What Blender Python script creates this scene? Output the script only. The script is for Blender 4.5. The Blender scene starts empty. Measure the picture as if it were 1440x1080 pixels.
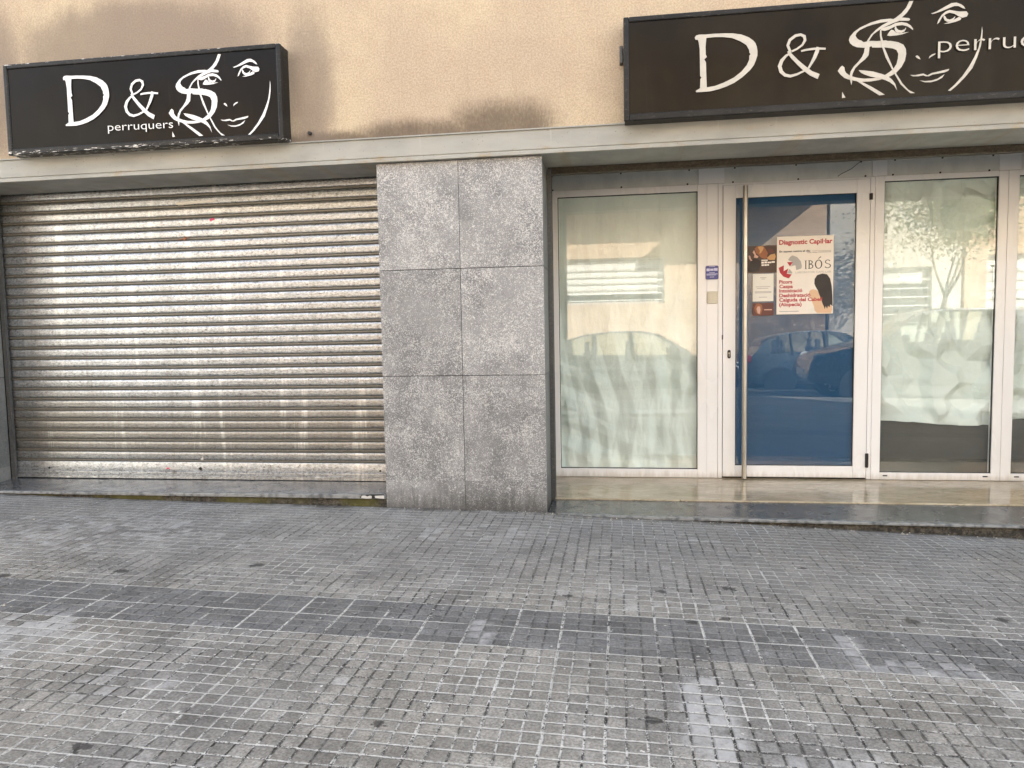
import bpy, bmesh, math, random
from mathutils import Vector, Matrix, noise
from mathutils.geometry import tessellate_polygon
R = math.radians
random.seed(7)
scene = bpy.context.scene
COL = scene.collection

def srgb(r, g, b):
    f = lambda c: (c/255/12.92) if c/255 <= .04045 else ((c/255+.055)/1.055)**2.4
    return (f(r), f(g), f(b), 1)
def lerp(a, b, t): return a+(b-a)*t

# ------------------------------------------------------------------ node graphs
class V:
    def __init__(s, g, k): s.g, s.k = g, k
    def __add__(s, o): return s.g.m('ADD', s, o)
    __radd__ = __add__
    def __sub__(s, o): return s.g.m('SUBTRACT', s, o)
    def __rsub__(s, o): return s.g.m('SUBTRACT', o, s)
    def __mul__(s, o): return s.g.m('MULTIPLY', s, o)
    __rmul__ = __mul__
    def __truediv__(s, o): return s.g.m('DIVIDE', s, o)
class G:
    def __init__(s, name, color=(.5, .5, .5, 1), rough=.6, metal=0, spec=.5, coat=0):
        s.mat = bpy.data.materials.new(name); s.mat.use_nodes = True
        s.t = s.mat.node_tree; s.b = s.t.nodes['Principled BSDF']
        s.set('Base Color', color); s.set('Roughness', rough); s.set('Metallic', metal)
        s.set('Specular IOR Level', spec)
        if coat: s.set('Coat Weight', coat); s.set('Coat Roughness', .05)
        s._p = None
    def node(s, t): return s.t.nodes.new(t)
    def link(s, a, sock):
        if isinstance(a, V): s.t.links.new(a.k, sock)
        else: sock.default_value = a
    def set(s, name, v): s.link(v, s.b.inputs[name])
    def m(s, op, *args, clamp=False):
        n = s.node('ShaderNodeMath'); n.operation = op; n.use_clamp = clamp
        for i, a in enumerate(args): s.link(a, n.inputs[i])
        return V(s, n.outputs[0])
    def world(s):
        if not s._p:
            n = s.node('ShaderNodeNewGeometry'); s.geo = n
            x = s.node('ShaderNodeSeparateXYZ'); s.t.links.new(n.outputs['Position'], x.inputs[0])
            s._p = (V(s, n.outputs['Position']),)+tuple(V(s, o) for o in x.outputs)
        return s._p
    def obj(s):
        n = s.node('ShaderNodeTexCoord'); x = s.node('ShaderNodeSeparateXYZ')
        s.t.links.new(n.outputs['Object'], x.inputs[0])
        return (V(s, n.outputs['Object']),)+tuple(V(s, o) for o in x.outputs)
    def vec(s, x, y, z):
        n = s.node('ShaderNodeCombineXYZ')
        for i, a in enumerate((x, y, z)): s.link(a, n.inputs[i])
        return V(s, n.outputs[0])
    def noise(s, vec, scale, detail=3, rough=.55, dist=0, out='Fac'):
        n = s.node('ShaderNodeTexNoise'); s.link(vec, n.inputs['Vector'])
        n.inputs['Scale'].default_value = scale; n.inputs['Detail'].default_value = detail
        n.inputs['Roughness'].default_value = rough; n.inputs['Distortion'].default_value = dist
        return V(s, n.outputs[out])
    def vor(s, vec, scale, feature='F1', out='Distance', rnd=1):
        n = s.node('ShaderNodeTexVoronoi'); n.feature = feature; s.link(vec, n.inputs['Vector'])
        n.inputs['Scale'].default_value = scale; n.inputs['Randomness'].default_value = rnd
        return V(s, n.outputs[out])
    def white(s, vec):
        n = s.node('ShaderNodeTexWhiteNoise'); n.noise_dimensions = '3D'; s.link(vec, n.inputs['Vector'])
        return V(s, n.outputs['Value'])
    def ss(s, x, a, b, lo=0., hi=1.):
        n = s.node('ShaderNodeMapRange'); n.interpolation_type = 'SMOOTHSTEP'
        s.link(x, n.inputs[0]); n.inputs[1].default_value = a; n.inputs[2].default_value = b
        n.inputs[3].default_value = lo; n.inputs[4].default_value = hi
        return V(s, n.outputs[0])
    def mix(s, fac, a, b, mode='MIX'):
        n = s.node('ShaderNodeMix'); n.data_type = 'RGBA'; n.blend_type = mode
        s.link(fac, n.inputs[0]); s.link(a, n.inputs[6]); s.link(b, n.inputs[7])
        return V(s, n.outputs[2])
    def scale(s, col, f):   # multiply a colour by a float
        return s.mix(1., col, s.vec(f, f, f), 'MULTIPLY')
    def blob(s, x, y, cx, cy, rx, ry):
        dx = (x-cx)/rx; dy = (y-cy)/ry
        return s.ss(s.m('SQRT', dx*dx+dy*dy), 1., .25)
    def bump(s, h, dist, strength=1.):
        n = s.node('ShaderNodeBump'); n.inputs['Distance'].default_value = dist
        n.inputs['Strength'].default_value = strength
        s.link(h, n.inputs['Height']); s.t.links.new(n.outputs[0], s.b.inputs['Normal'])

def plain(name, c, rough=.5, metal=0, spec=.5, var=.12, scale=6, coat=0, bump=0):
    g = G(name, c, rough, metal, spec, coat)
    o = g.obj()[0]
    f = g.noise(o, scale, 5, .6)
    g.set('Base Color', g.scale(c, g.ss(f, .3, .7, 1-var, 1+var)))
    g.set('Roughness', g.ss(g.noise(o, scale*2.3, 4), .3, .7, max(0, rough*.8), min(1, rough*1.25)))
    if bump: g.bump(g.noise(o, 180, 3), bump)
    return g.mat
M = {}

# stucco of the upper wall: sandy render, grey run-off stains with shapes of their own
g = G('sand_render', rough=.9, spec=.2); p, x, y, z = g.world()
fine = g.noise(p, 85, 3, .75); mid = g.noise(p, 9, 4); big = g.noise(p, .9, 3)
c = g.mix(g.ss(big, .35, .7), srgb(181, 163, 141), srgb(200, 183, 153))
c = g.mix(g.ss(mid, .35, .75, 0., .5), c, srgb(178, 158, 134))
c = g.scale(c, g.ss(fine, .3, .7, .80, 1.17))
streak = g.noise(g.vec(x*5, 0, z*.7), 3, 4)
wob = g.noise(g.vec(x*1.6, 0, z*.5), 2.2, 5)
h = g.m('MAXIMUM', g.blob(x, z, -.72, 2.6, .62, .36), g.m('MAXIMUM', g.blob(x, z, -1.35, 2.6, .75, .20), g.blob(x, z, -2.0, 2.6, .9, .12)))
grain = g.noise(g.vec(x, y, z*.45), 70, 4, .7)
st = g.ss(h+(wob-.5)*.8+(grain-.5)*.9+(fine-.5)*.5, .1, 1.1)
c = g.mix(st*.8, c, srgb(84, 73, 62))
up = g.m('MAXIMUM', g.blob(x, z, -3.4, 3.34, 1.5, .52), g.m('MAXIMUM', g.blob(x, z, -2.08, 2.95, .30, .9)*.75, g.blob(x, z, -4.6, 3.2, .5, .9)))
st2 = g.ss(up+(wob-.5)*.8+(grain-.5)*.6+(streak-.5)*.2, .05, .85)
c = g.mix(st2*.72, c, srgb(124, 112, 102))
c = g.mix(g.ss(streak, .55, .8)*g.ss(z, 4.6, 2.7)*.2, c, srgb(150, 128, 106))
g.set('Base Color', c)
g.bump(fine*.7+g.noise(p, 45, 4)*.5, .0022)
M['stucco'] = g.mat

# painted steel lintel
g = G('lintel_paint', rough=.42, metal=.0, spec=.5); p, x, y, z = g.world()
c = g.mix(g.ss(g.noise(g.vec(x, y, z*3), 2.2, 5), .35, .7), srgb(160, 159, 151), srgb(143, 143, 136))
rust = g.ss(g.noise(g.vec(x, 0, z*2), 5, 6, .7)+g.ss(z, 2.53, 2.46)*.12, .62, .78)
c = g.mix(rust*.55, c, srgb(150, 128, 88))
c = g.mix(g.ss(g.noise(g.vec(x*9, 0, z*.6), 4, 3), .62, .78)*.35, c, srgb(205, 207, 205))
c = g.mix(g.ss(g.noise(p, 60, 3), .66, .72)*.6, c, srgb(96, 86, 72))
g.set('Base Color', c); g.set('Roughness', g.ss(g.noise(p, 7, 4), .3, .7, .32, .55))
M['lintel'] = g.mat

# flamed granite slabs
def granite(name, a, b, fl, amt, dirt=True, rough=.62):
    g = G(name, rough=rough, spec=.45); p, x, y, z = g.world()
    sl = g.white(g.vec(g.m('FLOOR', (x+1.0395)/.5775), g.m('FLOOR', (z-.961)/.742), 2))
    base = g.mix(g.ss(g.noise(g.vec(x+sl*7, y, z), 2.6, 6, .65)+(sl-.5)*.12, .38, .62), a, b)
    f1 = g.noise(p, 66, 2, .5, 2.2); f2 = g.noise(p, 112, 2, .5, 1.6); f3 = g.noise(p, 30, 3, .6, .5)
    cl = g.noise(g.vec(x+sl*5, y, z), 3.2, 5, .7)
    m_ = g.m('MAXIMUM', g.ss(f1+(cl-.5)*.38, .545, .63), g.ss(f2+(cl-.5)*.34, .57, .66))
    c = g.scale(g.mix(m_*amt, base, fl), .84+sl*.22)
    c = g.mix(g.ss(f3, .58, .7)*.35, c, srgb(84, 84, 84))
    if dirt:
        d = g.ss(z+(g.noise(g.vec(x*14, y, z*1.5), 2, 4)-.5)*.3, .2, -.02)
        c = g.mix(d*.75, c, srgb(62, 60, 56))
    g.set('Base Color', c); g.bump(f1+f2*.5, .002)
    return g.mat
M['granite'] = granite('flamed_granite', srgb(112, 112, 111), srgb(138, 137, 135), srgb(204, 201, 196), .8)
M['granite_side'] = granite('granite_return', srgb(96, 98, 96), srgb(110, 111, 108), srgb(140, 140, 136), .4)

def stepstone(name, a, b, moss):
    g = G(name, rough=.22, spec=.55); p, x, y, z = g.world()
    c = g.mix(g.ss(g.noise(p, 4, 5), .35, .7), a, b)
    sp = g.ss(g.noise(p, 150, 2), .56, .66)
    c = g.mix(sp*.25, c, srgb(120, 120, 120))
    edge = g.ss(y, .045, -.02)          # worn, pale nosing
    c = g.mix(edge*g.ss(g.noise(p, 22, 5), .3, .6)*.7, c, srgb(156, 156, 152))
    if moss:
        mz = g.ss(z-.0, .074, .066)
        mm = mz*g.ss(g.noise(g.vec(x, 0, z), 2.2, 5), .3, .55)
        c = g.mix(mz*.7, c, srgb(74, 68, 56)); c = g.mix(mm*.75, c, srgb(104, 100, 42))
    c = g.mix(g.ss(g.noise(g.vec(x, y*3, z), 7, 6, .7), .6, .75)*.4, c, srgb(82, 80, 76))
    g.set('Base Color', c)
    g.set('Roughness', g.m('ADD', g.ss(g.noise(p, 9, 5), .3, .7, .12, .3), edge*.3))
    g.bump(g.noise(p, 170, 2)*.6+g.noise(p, 20, 3)*.4, .0008)
    return g.mat
M['step_mossy'] = stepstone('grey_granite_step', srgb(72, 73, 74), srgb(92, 92, 92), True)
M['step'] = stepstone('dark_granite_step', srgb(56, 60, 62), srgb(76, 79, 80), False)
g = G('step_riser', rough=.9); p, x, y, z = g.world()
c = g.mix(g.ss(g.noise(p, 40, 5, .7), .4, .65), srgb(44, 41, 35), srgb(98, 92, 80))
c = g.mix(g.ss(g.noise(g.vec(x, 0, z), 2.6, 5), .42, .62)*g.ss(x, -1.4, -1.7)*.7, c, srgb(92, 88, 36))
g.set('Base Color', c); g.bump(g.noise(p, 60, 4), .006); M['riser'] = g.mat

# polished beige marble
g = G('beige_marble', rough=.1, spec=.5); p, x, y, z = g.world()
w = g.noise(g.vec(x, y*2.2, z), 2.4, 6, .62, 1.4); w2 = g.noise(g.vec(x*.8, y*3, z), 5, 6, .7, 2.2)
c = g.mix(g.ss(w, .35, .68), srgb(180, 166, 140), srgb(150, 136, 108))
c = g.mix(g.ss(w2, .52, .66)*.55, c, srgb(198, 187, 162))
c = g.mix(g.ss(g.m('ABSOLUTE', w2-.5), .022, .0)*.6, c, srgb(118, 96, 66))
c = g.mix(g.ss(g.noise(p, 24, 4), .67, .73)*.8, c, srgb(62, 54, 42))
g.set('Base Color', c); g.set('Roughness', g.ss(g.noise(p, 8, 4), .3, .7, .06, .2)); M['marble'] = g.mat

# galvanised shutter steel
def galv(name, a, b, metal, r0, r1, shade_and_stains):
    g = G(name, metal=metal, rough=.35); p, x, y, z = g.world()
    pz = g.vec(x, y, z*1.6)
    sp = g.noise(pz, 44, 4, .75, .6); sp2 = g.noise(pz, 17, 4, .6); big = g.noise(g.vec(x*.7, 0, z), 1.1, 4)
    c = g.mix(g.ss(sp, .36, .68), a, b)
    spot = g.ss(sp+(sp2-.5)*.35, .42, .33)
    c = g.mix(spot*.7, c, srgb(98, 95, 88))
    c = g.mix(g.ss(sp2, .58, .78)*.35, c, srgb(150, 148, 140))
    if shade_and_stains:
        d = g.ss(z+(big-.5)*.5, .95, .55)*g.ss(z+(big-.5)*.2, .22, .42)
        c = g.mix(d*.62, c, srgb(132, 125, 112))  # brown stain, also painting in the shaded paving reflected by the lower slats
        pt = g.ss(g.noise(g.vec(x*1.2, 0, z*4), 3.1, 5), .64, .7)*g.ss(z, .3, .22)
        c = g.mix(pt*.85, c, srgb(228, 226, 220))
        g.set('Metallic', g.m('MULTIPLY', g.m('SUBTRACT', 1., pt*.9), metal))
        vs_ = g.noise(g.vec(x*3.2, 0, z*.22), 2, 6, .7)
        c = g.mix(g.ss(vs_, .54, .7)*.4, c, srgb(112, 108, 100)); c = g.mix(g.ss(vs_, .46, .34)*.5, c, srgb(236, 236, 232))  # painted reflections: pale and dull vertical streaks mixed into the colour
        c = g.mix(g.ss(g.noise(g.vec(x*1.5, 0, z*9), 6, 5, .7), .58, .74)*.4, c, srgb(110, 104, 94))
    g.set('Base Color', c)
    g.set('Roughness', g.m('ADD', g.ss(sp, .3, .7, r0, r1), g.ss(sp2, .45, .75)*.12))
    g.bump(sp*.4+g.noise(g.vec(x*.5, 0, z*3), 4, 2)*1.2, .0016)
    return g.mat
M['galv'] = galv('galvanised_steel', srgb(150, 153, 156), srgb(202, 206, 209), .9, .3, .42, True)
M['galv_joint'] = galv('shaded_galvanised_joint', srgb(116, 113, 104), srgb(136, 132, 122), .6, .4, .55, False)  # same steel, darkened to paint in the shade of the recessed joints
M['rolled'] = galv('dirty_rolled_shutter', srgb(62, 57, 49), srgb(98, 91, 77), .4, .5, .65, False)
M['guide'] = galv('guide_channel_steel', srgb(78, 79, 78), srgb(98, 98, 96), .5, .45, .55, False)

# white lacquered aluminium
g = G('white_aluminium', srgb(226, 222, 214), rough=.2, spec=.5); p, x, y, z = g.world()
n1 = g.noise(g.vec(x*2, y, z*.6), 3, 2)
c = g.mix(g.ss(n1, .45, .75)*.35, srgb(240, 239, 236), srgb(226, 222, 214))
c = g.mix(g.ss(z+(g.noise(g.vec(x*8, 0, z), 3, 4)-.5)*.12, .07, .0)*.5, c, srgb(178, 166, 146))
c = g.mix(g.ss(g.noise(p, 70, 3), .7, .76)*.25, c, srgb(150, 140, 124))
g.set('Base Color', c); g.set('Roughness', g.ss(n1, .3, .7, .14, .3)); M['white'] = g.mat
g = G('greyish_transom_panel', rough=.3); p, x, y, z = g.world()
c = g.mix(g.ss(g.noise(g.vec(x*2, y, z), 5, 4), .35, .7), srgb(222, 222, 214), srgb(208, 208, 200))
g.set('Base Color', c); M['transom'] = g.mat
M['black'] = plain('black_plastic', srgb(24, 23, 22), .4)
M['gap'] = plain('shadow_gap_rubber', srgb(30, 30, 28), .7)
M['steel'] = plain('brushed_steel', srgb(190, 186, 176), .34, 1., var=.02)
M['ivory'] = plain('ivory_switch_plastic', srgb(212, 204, 184), .35, var=.04)

# shop glass: front surface mirrors a little of the street, the rest passes
def glass(name, refl, tint, rough=0.):
    m = bpy.data.materials.new(name); m.use_nodes = True; t = m.node_tree; t.nodes.clear()
    out = t.nodes.new('ShaderNodeOutputMaterial'); mx = t.nodes.new('ShaderNodeMixShader')
    tr = t.nodes.new('ShaderNodeBsdfTransparent'); gl = t.nodes.new('ShaderNodeBsdfGlossy')
    lw = t.nodes.new('ShaderNodeLayerWeight'); ge = t.nodes.new('ShaderNodeNewGeometry')
    tr.inputs[0].default_value = tint; gl.inputs['Roughness'].default_value = rough
    gl.inputs[0].default_value = (1, 1, 1, 1)
    lw.inputs['Blend'].default_value = .12
    a = t.nodes.new('ShaderNodeMath'); a.operation = 'MULTIPLY_ADD'; t.links.new(lw.outputs['Facing'], a.inputs[0]); a.inputs[1].default_value = .6; a.inputs[2].default_value = refl; a.use_clamp = True
    b = t.nodes.new('ShaderNodeMath'); b.operation = 'SUBTRACT'; b.inputs[0].default_value = 1.; t.links.new(ge.outputs['Backfacing'], b.inputs[1])
    c = t.nodes.new('ShaderNodeMath'); c.operation = 'MULTIPLY'; t.links.new(a.outputs[0], c.inputs[0]); t.links.new(b.outputs[0], c.inputs[1])
    t.links.new(c.outputs[0], mx.inputs[0]); t.links.new(tr.outputs[0], mx.inputs[1]); t.links.new(gl.outputs[0], mx.inputs[2])
    t.links.new(mx.outputs[0], out.inputs[0])
    return m
M['glass'] = glass('shop_window_glass', .115, (.985, .992, .985, 1))
M['door_glass'] = glass('door_glass', .08, (.9, .95, .97, 1))
def paper_mat(name, drape):
    g = G(name, rough=.7, spec=.3); p, x, y, z = g.world()
    c = g.mix(g.ss(g.noise(p, 3, 4), .35, .7), srgb(232, 242, 235), srgb(221, 232, 226))
    g.set('Base Color', c); g.bump(g.noise(g.vec(x*(2 if drape else 1), 0, z), 8, 4, .6), .010)
    return g.mat
M['paper_drape'] = paper_mat('draped_white_paper', True); M['paper_crumple'] = paper_mat('crumpled_white_paper', False)
M['blue'] = plain('blue_backing_film', srgb(26, 78, 114), .5, var=.05, scale=2)
M['board'] = plain('dark_grey_board', srgb(70, 70, 62), .6, var=.06, scale=2)
g = G('dark_interior', srgb(60, 58, 54), rough=.8); M['interior'] = g.mat

# signs
def signface(name, a, b):
    g = G(name, rough=.2, spec=.10); p, x, y, z = g.world()
    c = g.mix(g.ss(g.noise(p, 1.6, 4), .35, .7), a, b)
    s_ = g.ss(g.noise(g.vec(x*10, 0, z*.5), 2.6, 4), .6, .76)
    c = g.mix(s_*.4, c, srgb(48, 43, 36))
    g.set('Base Color', c); g.set('Roughness', g.ss(g.noise(g.vec(x*4, 0, z), 3, 5), .3, .7, .12, .26))
    g.bump(g.noise(g.vec(x, 0, z), 2.2, 2), .006)
    return g.mat
M['face_a'] = signface('black_sign_panel', srgb(24, 23, 22), srgb(30, 28, 27))
M['face_b'] = signface('reflection_brown_sign_panel', srgb(30, 25, 18), srgb(42, 36, 26))  # brown of a reflection put into the panel colour
def signframe(name, chips):
    g = G(name, srgb(40, 41, 41), rough=.35, spec=.25); p, x, y, z = g.world()
    c = g.mix(g.ss(g.noise(p, 5, 4), .4, .7), srgb(22, 23, 23), srgb(36, 36, 35))
    c = g.mix(g.ss(g.noise(g.vec(x*1.4, y, z*5), 26, 3), .6, .7)*.5, c, srgb(92, 86, 76))
    if chips:
        e = g.m('MAXIMUM', g.ss(z, 3.232, 3.238), g.m('MAXIMUM', g.ss(z, 2.632, 2.622), 0.))
        n_ = g.ss(g.noise(g.vec(x*.35, y, z*2.5), 52, 4, .6)+(g.noise(g.vec(x, 0, 0), 2.2, 3)-.5)*.5, .58, .62)
        c = g.mix(e*n_, c, srgb(224, 220, 212))
    g.set('Base Color', c); return g.mat
M['frame_a'] = signframe('chipped_black_sign_frame', True)
M['frame_b'] = signframe('black_sign_frame', False)
M['vinyl'] = plain('white_vinyl_lettering', srgb(226, 226, 224), .4, var=.05, scale=20)
M['vinyl_b'] = plain('aged_vinyl_lettering', srgb(184, 178, 165), .4, var=.07, scale=14)

# paper prints
def pr(n, c, r=.45): M[n] = plain(n+'_print', c, r, var=.03)
pr('poster', srgb(238, 230, 218)); pr('red', srgb(178, 34, 50)); pr('ink', srgb(34, 30, 30)); pr('grey', srgb(176, 172, 166))
pr('hair', srgb(38, 30, 28)); pr('skin', srgb(222, 186, 150)); pr('brown', srgb(74, 54, 44)); pr('auburn', srgb(150, 92, 56))
pr('blond', srgb(196, 150, 96)); pr('pink', srgb(206, 166, 148)); pr('cream', srgb(232, 228, 216)); pr('violet', srgb(84, 84, 142)); pr('lilac', srgb(206, 206, 232))
pr('pinktape', srgb(214, 70, 110)); pr('scrap', srgb(196, 192, 184)); pr('maroon', srgb(98, 54, 46))

# pavement of small square cobble tiles
T = .1958
g = G('hydraulic_paving_tiles', rough=.75, spec=.35); p, x, y, z = g.world()
wx = (g.noise(p, 5, 3)-.5)*.012; wy = (g.noise(g.vec(x+9, y, z), 5, 3)-.5)*.012
ca, sa = math.cos(R(-.4)), math.sin(R(-.4))
u = ((x+.0301)*ca+(y+2.14)*sa+wx)/T+200; v = ((y+2.14)*ca-(x+.0301)*sa+wy)/T+200
def edge(q, n):
    f = g.m('FRACT', q*n); return g.m('MINIMUM', f, 1-f)/n       # distance to joint in tile units
eu, ev = edge(u, 3), edge(v, 3); tu, tv = edge(u, 1), edge(v, 1)
jn = g.noise(p, 75, 3, .65); jm = g.noise(p, 13, 3)
jf = g.noise(p, 190, 2, .6)
wid = .009+(jn-.5)*.034+(jf-.5)*.03+(jm-.5)*.016
ju = g.ss(eu-wid, .016, .006); jv = g.ss(ev-wid, .016, .006)
jt = g.m('MAXIMUM', g.ss(tu-wid*1.3, .024, .010), g.ss(tv-wid*1.1, .018, .008))
joint = g.m('MAXIMUM', g.m('MAXIMUM', ju, jv), jt)
cu, cv = g.m('FLOOR', u*3), g.m('FLOOR', v*3)
cell = g.white(g.vec(cu, cv, 1)); tile = g.white(g.vec(g.m('FLOOR', u), g.m('FLOOR', v), 5))
band = g.ss(v, 200., 200.02)*g.ss(v, 202.02, 202.)
big = g.noise(p, .8, 4, .6); mid = g.noise(p, 4, 5, .65); fine = g.noise(p, 110, 3, .7); gr = g.noise(p, 26, 4, .7)
face = g.mix(g.ss(big, .35, .65), srgb(134, 131, 124), srgb(117, 116, 113))
face = g.mix(band, face, srgb(103, 103, 102))
face = g.scale(face, .76+cell*.32+tile*.16)
face = g.scale(face, g.ss(mid, .25, .75,   .70, 1.30)); face = g.scale(face, g.ss(fine, .3, .7, .62, 1.34))
face = g.mix(g.ss(gr, .52, .72)*.45, face, srgb(84, 81, 76))
face = g.mix(g.ss(g.noise(p, 17, 6, .75), .58, .68)*.4, face, srgb(158, 158, 156))
face = g.mix(g.ss(cell, .97, .975)*.3, face, srgb(66, 64, 60))
far = g.ss(y, -1.72, -1.2)
face = g.mix(far*.25, face, srgb(132, 130, 128))
# pale lime bloom
bl = None
for (bx, by, rx, ry, k) in ((.30, -2.55, .16, .62, 1.), (.62, -2.85, .4, .3, .7), (.1, -1.55, .9, .35, .45), (-2.55, -2.35, .75, .42, .9),
        (-3.4, -2.5, .8, .6, .7), (-2.9, -2.9, .9, .4, .6), (-1.9, -1.0, .8, .5, .4), (1.6, -2.3, .5, .3, .5), (-1.75, -2.62, .38, .2, .6), (-3.2, -.9, 2., .8, .55), (-1.0, -.55, 1.3, .4, .5), (.93, -1.95, .1, .35, .8), (-.55, -2.0, .12, .28, .7),
        (1.15, -2.1, .5, .15, .6), (-1.35, -3.05, .5, .2, .5), (.55, -.5, .22, .06, 1.), (-.95, -2.5, .12, .08, .8)):
    b_ = g.blob(x, y, bx, by, rx, ry)*k
    bl = b_ if bl is None else g.m('MAXIMUM', bl, b_)
cellbl = g.ss(cell*.3+g.noise(p, 9, 6, .7)*1.0+bl*.5, .86, 1.2)*g.ss(bl, 0., .5)
cellbl = cellbl*g.ss(gr, .3, .6, .45, 1.)
face = g.mix(cellbl*.75, face, srgb(174, 174, 173))
rb = g.blob(x, y, 1.2, -.5, .9, .7); face = g.mix(rb*g.ss(mid, .35, .65)*.4, face, srgb(96, 86, 74))
# joints: pale grout here, dark grit there
pale = g.ss(g.noise(g.vec(x, y*1.6, z), 1.5, 4)+(g.noise(p, 26, 4, .7)-.5)*.9+(jf-.5)*.9+jv*.10-g.ss(ju-jv, 0., 1.)*.10+jt*.08*band, .40, .54)
jc = g.mix(pale, srgb(40, 38, 36), srgb(196, 195, 190))
jc = g.mix(band*g.m('SUBTRACT', 1., jt)*.6, jc, srgb(66, 66, 68))
vis = g.ss(g.noise(g.vec(x+3, y, z), 2.6, 4), .3, .6, .55, 1.)*g.m('SUBTRACT', 1., far*.25)
c = g.mix(joint*vis, face, jc)
halo = g.ss(g.m('MINIMUM', eu, ev), .07, .02)*g.ss(g.noise(p, 48, 4, .7), .5, .62)*.35
c = g.mix(halo, c, srgb(158, 157, 152))
darkened = g.ss(y+(g.noise(p, 9, 4)-.5)*.2, -.10, .0)  # darker along the foot of the wall
c = g.mix(darkened*.8, c, srgb(64, 60, 54))
# trodden gum and grime spots
gum = None
for (bx, by, r_) in ((.56, -1.33, .028), (.22, -1.42, .024), (-.22, -1.55, .022), (1.28, -1.62, .032), (1.68, -1.55, .03), (2.05, -1.45, .026), (-.75, -2.75, .02), (.12, -2.6, .022), (.33, -1.78, .018), (-2.55, -1.55, .03), (1.0, -.95, .02), (-3.1, -1.7, .03), (.47, -1.72, .02), (-1.6, -3.0, .03), (-1.9, -1.35, .03)):
    d_ = g.blob(x+(gr-.5)*.09, y+(g.noise(p, 31, 3)-.5)*.09, bx, by, r_*1.5, r_*1.1)
    gum = d_ if gum is None else g.m('MAXIMUM', gum, d_)
c = g.mix(g.ss(gum, .05, .4)*.8, c, srgb(46, 44, 42))
wsp = g.ss(g.noise(p, 34, 2, .4), .745, .76); c = g.mix(wsp*.8, c, srgb(214, 212, 206))
g.set('Base Color', c)
g.set('Roughness', g.ss(mid, .3, .7, .6, .85))
prof = g.m('MINIMUM', g.m('MINIMUM', eu, ev), .045)*20
g.bump(g.m('SUBTRACT', prof, joint*.6)+gr*.35+fine*.3+tile*.4, .0055)
M['pave'] = g.mat
M['asphalt'] = plain('asphalt', srgb(78, 78, 78), .85, var=.25, scale=40, bump=.006)
M['kerb'] = plain('kerb_concrete', srgb(150, 148, 142), .85, var=.15, scale=20)
M['soil'] = plain('bare_ground', srgb(110, 104, 94), .95, var=.2, scale=2)

# opposite side of the street
g = G('tan_brick', rough=.85); p, x, y, z = g.obj()
br = g.node('ShaderNodeTexBrick'); g.link(g.vec(x, z, 0), br.inputs['Vector'])
br.inputs['Color1'].default_value = srgb(218, 186, 150); br.inputs['Color2'].default_value = srgb(202, 164, 128); br.inputs['Mortar'].default_value = srgb(206, 192, 174)
br.inputs['Scale'].default_value = 1.; br.inputs['Brick Width'].default_value = .25; br.inputs['Row Height'].default_value = .065; br.inputs['Mortar Size'].default_value = .008
g.set('Base Color', g.scale(V(g, br.outputs['Color']), g.ss(g.noise(p, 2, 4), .3, .7, .85, 1.12))); M['brick'] = g.mat
M['pale'] = plain('pale_render', srgb(214, 206, 192), .85, var=.08, scale=1.5)
M['shutterwhite'] = plain('white_blind', srgb(232, 230, 220), .5, var=.04)
M['tyre'] = plain('tyre_rubber', srgb(26, 26, 26), .8)
M['alloy'] = plain('alloy_wheel', srgb(196, 198, 202), .25, .9)
M['carblack'] = plain('near_black_car_paint', srgb(26, 30, 38), .25, .3, coat=1, var=.04)
M['cargrey'] = plain('grey_car_paint', srgb(112, 122, 132), .3, .5, coat=1, var=.04)
M['cardark'] = plain('graphite_car_paint', srgb(52, 56, 60), .28, .4, coat=1, var=.04)
M['carglass'] = plain('tinted_car_glass', srgb(20, 26, 28), .05, .0, .9, var=.02)
M['carwindow'] = glass('clear_car_glass', .12, (.75, .82, .78, 1)); M['seat'] = plain('car_seat_cloth', srgb(60, 58, 56), .9)
M['lampred'] = plain('red_lamp_lens', srgb(150, 20, 20), .15); M['lampclear'] = plain('clear_lamp_lens', srgb(220, 222, 224), .1)
M['bark'] = plain('bark', srgb(112, 98, 82), .9, var=.3, scale=9, bump=.02)
g = G('leaf', rough=.5); p, x, y, z = g.obj()
g.set('Base Color', g.mix(g.ss(g.noise(p, 2.2, 3), .3, .7), srgb(60, 84, 34), srgb(104, 124, 56))); M['leaf'] = g.mat
M['crumb'] = plain('grit_and_crumbs', srgb(176, 168, 150), .9, var=.5, scale=9)

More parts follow.
